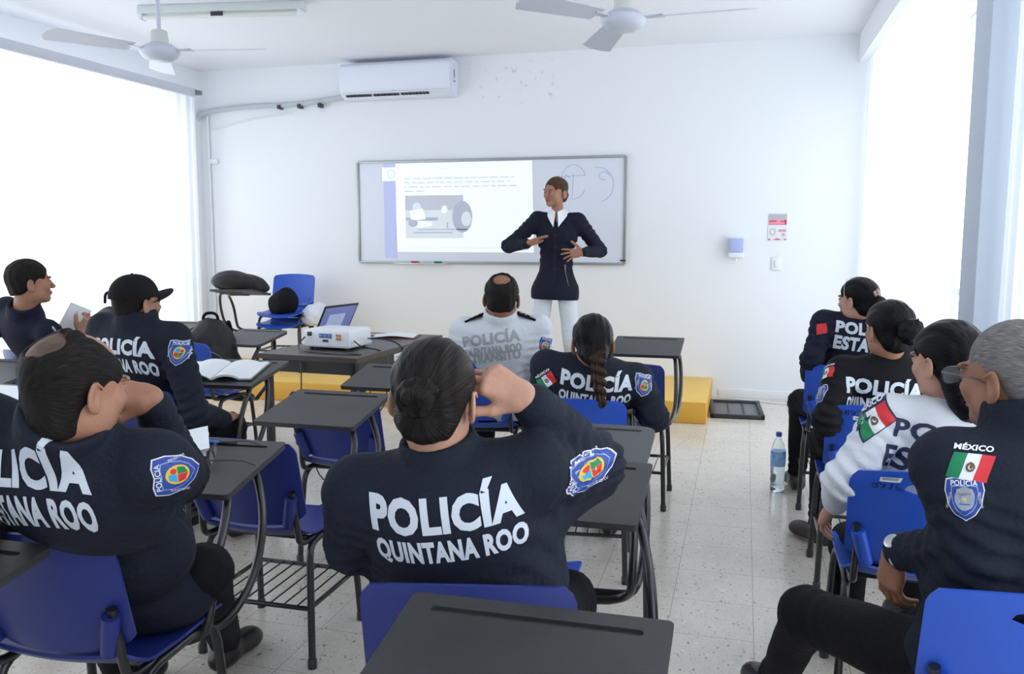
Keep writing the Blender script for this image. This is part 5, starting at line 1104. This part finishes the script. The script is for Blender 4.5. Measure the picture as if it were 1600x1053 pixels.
def wing(u, v):
    a = R(-168 + 336 * u); q = max(0, abs(abs(a) / math.pi * 180) - 95) / 73
    rad = .046 + (.046 + .012 * q) * v; dz = .036 - .030 * v - .095 * v * q ** 1.5 - .030 * q; sx = math.sin(a) * rad * (1 - .12 * q); sy = -math.cos(a) * (rad * .95 + .022 * q * (1 - v) + .03 * q)
    return C0 - P['base'] + P['rgt'] * sx + P['fw'] * sy + Vector((0, 0, dz))
MB().grid(wing, 40, 6, .003).build('shirt_collar', mat('blouse white', (.82, .84, .88), .6), P['o'], angle=80)
decal('open_neckline', [PG([(-.050, .03), (.050, .03), (.004, -.10), (-.0, -.10)], 0)], C0 + Vector((.0, -.16, .02)), (1, -.1, 0), (0, 0, 1), [sk_tan], P['o'], bvh=P['bv'], base=P['base'], lift=.008)
decal('jacket_buttons', [DISC(.0, z, .008, .008, 0) for z in (-.18, -.27, -.36, -.45)] + [RECT(0, -.35, .003, .44, 0)], C0 + Vector((0, -.16, 0)), (1, -.1, 0), (0, 0, 1), [m_black], P['o'], bvh=P['bv'], base=P['base'], lift=.003)
decal('pocket_zip', [PG([(.120, -.42), (.145, -.42), (.165, -.56), (.160, -.56), (.136, -.432), (.120, -.43)], 0)], C0 + Vector((0, -.16, 0)), (1, -.1, 0), (0, 0, 1), [mat('zip silver', (.35, .3, .3), .4)], P['o'], bvh=P['bv'], base=P['base'], lift=.003, back=.2)
# ---- P8 frontmost of the right column
P = person('P8', 'person with pinned up hair and a floral clip, frontmost of the right column', at(1345, 494, 4.48), (.54, 4.78, .53), at(1340, 470, 4.42), 48, 0, 0, .98, byaw=10, sk=sk_light, top=m_navy2, bulk=1.02, low=1.1, shw=.18, seed=81, hres=.004, nr=.050,
    arms={-1: dict(el=at(1268, 562, 4.42), wr=at(1262, 590, 4.68), hand='relax', f=(.3, .9, 0), d=(0, 0, 1), res=.004), 1: dict(el=at(1425, 570, 4.5), wr=at(1400, 580, 4.8), hand='relax', f=(-.3, .9, 0), d=(0, 0, 1), res=.004)},
    knees={-1: at(1252, 628, 4.80), 1: at(1330, 630, 5.0)})
def hb(F): hair_shell(F, 'bun', .010); hair_cut(F, .062, .028, -.080); F.ell((0, -.130, -.01), (.040, .035, .042), k=.02)
hair_obj(P, 'hair', hb, h_black, seed=3, h=.004)
b = MB()
for x, z in ((.02, .05), (.035, .06), (.05, .05), (.03, .04), (.045, .038), (.035, -.01), (.03, -.025), (.02, -.035)): b.lathe([(.011, 0), (.009, .006), (.002, .008)], 8, Matrix.Translation((-x + .03, -.117 + abs(x - .03) * .3 - (z < 0) * .035, z)) @ Matrix.Rotation(R(90), 4, 'X'))
b.build('hair_clip', mat('clip pink', (.45, .25, .25), .35), P['o']).matrix_basis = P['Mhb']
MB().tube([(-.086, .02, .02), (-.078, .03, .075), (-.045, .04, .112), (0, .045, .124), (.045, .04, .112), (.08, .03, .07)], .002, 6, smooth_path=2).build('hair_band', m_steel, P['o']).matrix_basis = P['Mhb']
lettering(P, [('POLICÍA', 0, .040, .290, .075), ('ESTATAL', 0, -.046, .290, .072)], at(1357, 527, 4.34), 1, bold=.05, step=.02)
patch(P, 'flag_patch', [RECT(0, 0, .045, .05, 2)], at(1283, 514, 4.42), (.9, -.35, .2), (-.2, 0, 1), FM)
# ---- P9 messy bun
P = person('P9', 'person with a messy high bun in black police jacket, second of the right column', at(1392, 566, 3.48), (.56, 3.70, .53), at(1388, 517, 3.42), 24, 0, 0, 1.0, byaw=12, sk=sk_tan, top=m_black_c, bulk=1.06, low=1.12, shw=.185, seed=91, hres=.004, nr=.052,
    arms={-1: dict(el=at(1292, 655, 3.38), wr=at(1288, 690, 3.62), hand='relax', f=(.2, .95, 0), d=(0, 0, 1), res=.004), 1: dict(el=at(1500, 660, 3.5), wr=at(1480, 680, 3.7), hand='relax', f=(-.3, .9, 0), d=(0, 0, 1), res=.004)},
    knees={-1: at(1290, 690, 3.85), 1: at(1400, 700, 4.0)}, ankles={-1: Vector((.38, 4.12, .10)), 1: Vector((.68, 4.1, .10))}, toes={-1: (-.55, .8, 0)}, shoes=m_dkbrown)
def hb(F): hair_shell(F, 'bun', .011); hair_cut(F, .062, .028, -.088)
hair_obj(P, 'hair', hb, h_black, seed=3, h=.004)
def mb(F):
    F.ell((0, -.145, .012), (.050, .046, .052), k=.01); g = random.Random(9)
    for i in range(12):
        a = g.uniform(0, 6.28); r = g.uniform(.02, .04); c = Vector((r * math.cos(a), -.15 - g.uniform(0, .03), .012 + r * math.sin(a))); F.cone(c, c + Vector((g.uniform(-.025, .025), g.uniform(-.02, .01), g.uniform(-.01, .035))), .008, .005, .004)
hair_obj(P, 'hair_bun', mb, h_black, seed=5, h=.004, wr=.002)
lettering(P, [('POLICÍA', 0, .040, .290, .076), ('QUINTANA ROO', 0, -.040, .290, .056)], at(1392, 624, 3.30), 0, bold=.05, step=.02)
on_sleeve(P, 'flag_patch', flag(.074, .048), -1, .22, (-.80, -.60, 0), FM)
on_sleeve(P, 'sleeve_patch', shield(.078, .090, False), -1, .66, (-.85, -.52, 0), PM)
# ---- P10 white shirt
P = person('P10', 'person with straight black hair in white police shirt, third of the right column', at(1490, 640, 2.56), (.55, 2.72, .53), at(1478, 567, 2.52), 36, -2, 0, 1.0, byaw=14, sk=sk_light, top=m_shirt, bulk=1.06, low=1.1, shw=.185, seed=101, hres=.0032, nr=.050,
    arms={-1: dict(el=at(1318, 752, 2.52), wr=at(1304, 788, 2.70), hand='relax', f=(-.3, .6, -.7), d=(-.7, .1, .4), res=.003), 1: dict(el=at(1640, 780, 2.5), wr=at(1600, 800, 2.7), hand='relax', f=(-.3, .9, 0), d=(0, 0, 1), res=.004)},
    knees={-1: at(1330, 850, 2.92), 1: at(1440, 850, 3.05)})
def hb(F):
    hair_shell(F, 'bun', .013); hair_cut(F, .062, .030, -.135, True); F.ell((0, -.072, -.062), (.066, .048, .078), k=.03); F.ell((0, -.085, -.115), (.045, .04, .05), k=.03)
    for s in (-1, 1): F.ell((s * .088, .012, -.02), (.018, .034, .048), k=.008, op='s')
hair_obj(P, 'hair', hb, h_black, seed=3, h=.0035)
lettering(P, [('POLICÍA', 0, .048, .330, .070), ('ESTATAL', -.01, -.045, .340, .070)], at(1500, 712, 2.42), 0, [m_letter_n], bold=.03)
patch(P, 'flag_patch', [RECT(0, .012, .098, .088, 4)] + flag(.088, .058), at(1362, 663, 2.48), (.70, -.35, .60), (-.55, .1, .80), FM + [m_letter_n])
# ---- P11 right foreground
P = person('P11', 'grey cropped person in glasses and navy police jacket, right foreground edge', at(1614, 686, 1.76), (.56, 1.92, .54), at(1583, 592, 1.80), 40, -3, 0, 1.06, byaw=16, sk=sk_brown, bulk=1.14, low=1.12, shw=.168, seed=111, ch=.055, res=.0065, hres=.0026, nr=.062, jowl=.005,
    arms={-1: dict(el=at(1528, 862, 1.72), wr=at(1400, 862, 1.92), hand='relax', f=(-.08, .22, -.97), d=(-.88, -.40, .0), th='relax', res=.0026, cuff=.02, spread=(-8, 0, 4, 8)), 1: dict(el=at(1760, 900, 1.8), wr=at(1640, 930, 2.0), hand='relax', f=(-.3, .9, 0), d=(0, 0, 1), res=.004)},
    knees={-1: at(1262, 962, 2.22), 1: at(1440, 990, 2.35)}, ankles={-1: Vector((.13, 2.60, .10)), 1: Vector((.45, 2.6, .10))}, toes={-1: (-.35, .9, 0)})
def hb(F): hair_shell(F, 'buzz'); hair_cut(F, .062, .030, -.062)
hair_obj(P, 'hair', hb, h_grey, seed=3, wr=.0004)
eyeglasses('eyeglasses', Matrix.Translation(-P['base']) @ P['Mh'] @ Matrix.Translation((0, .112, .0)), None, P['o'])
patch(P, 'flag_patch', flag(.070, .048, .004), at(1513, 733, 1.66), (.92, -.35, -.05), (.10, 0, .98), FM)
patch(P, 'sleeve_patch', shield(.074, .086, False), at(1498, 795, 1.62), (.92, -.35, .10), (-.05, 0, .98), PM)
wt = P['wr'][-1][1]; q_ = (P['wr'][-1][0] - wt).normalized(); Mw = Matrix.Translation(wt - P['base'] + q_ * .012) @ frame_from(Vector((-.55, -.45, .75)), q_).to_4x4()
MB().tube([(.036 * math.cos(a), .034 * math.sin(a), 0) for a in [2 * math.pi * i / 24 for i in range(25)]], .006, 8, caps=False).build('watch_strap', m_steel, P['o']).matrix_basis = Mw
MB().lathe([(.016, 0), (.018, .004), (.018, .009), (.015, .011)], 24, Matrix.Translation((0, .032, 0)) @ Matrix.Rotation(R(-90), 4, 'X')).build('watch_case', m_steel, P['o']).matrix_basis = Mw
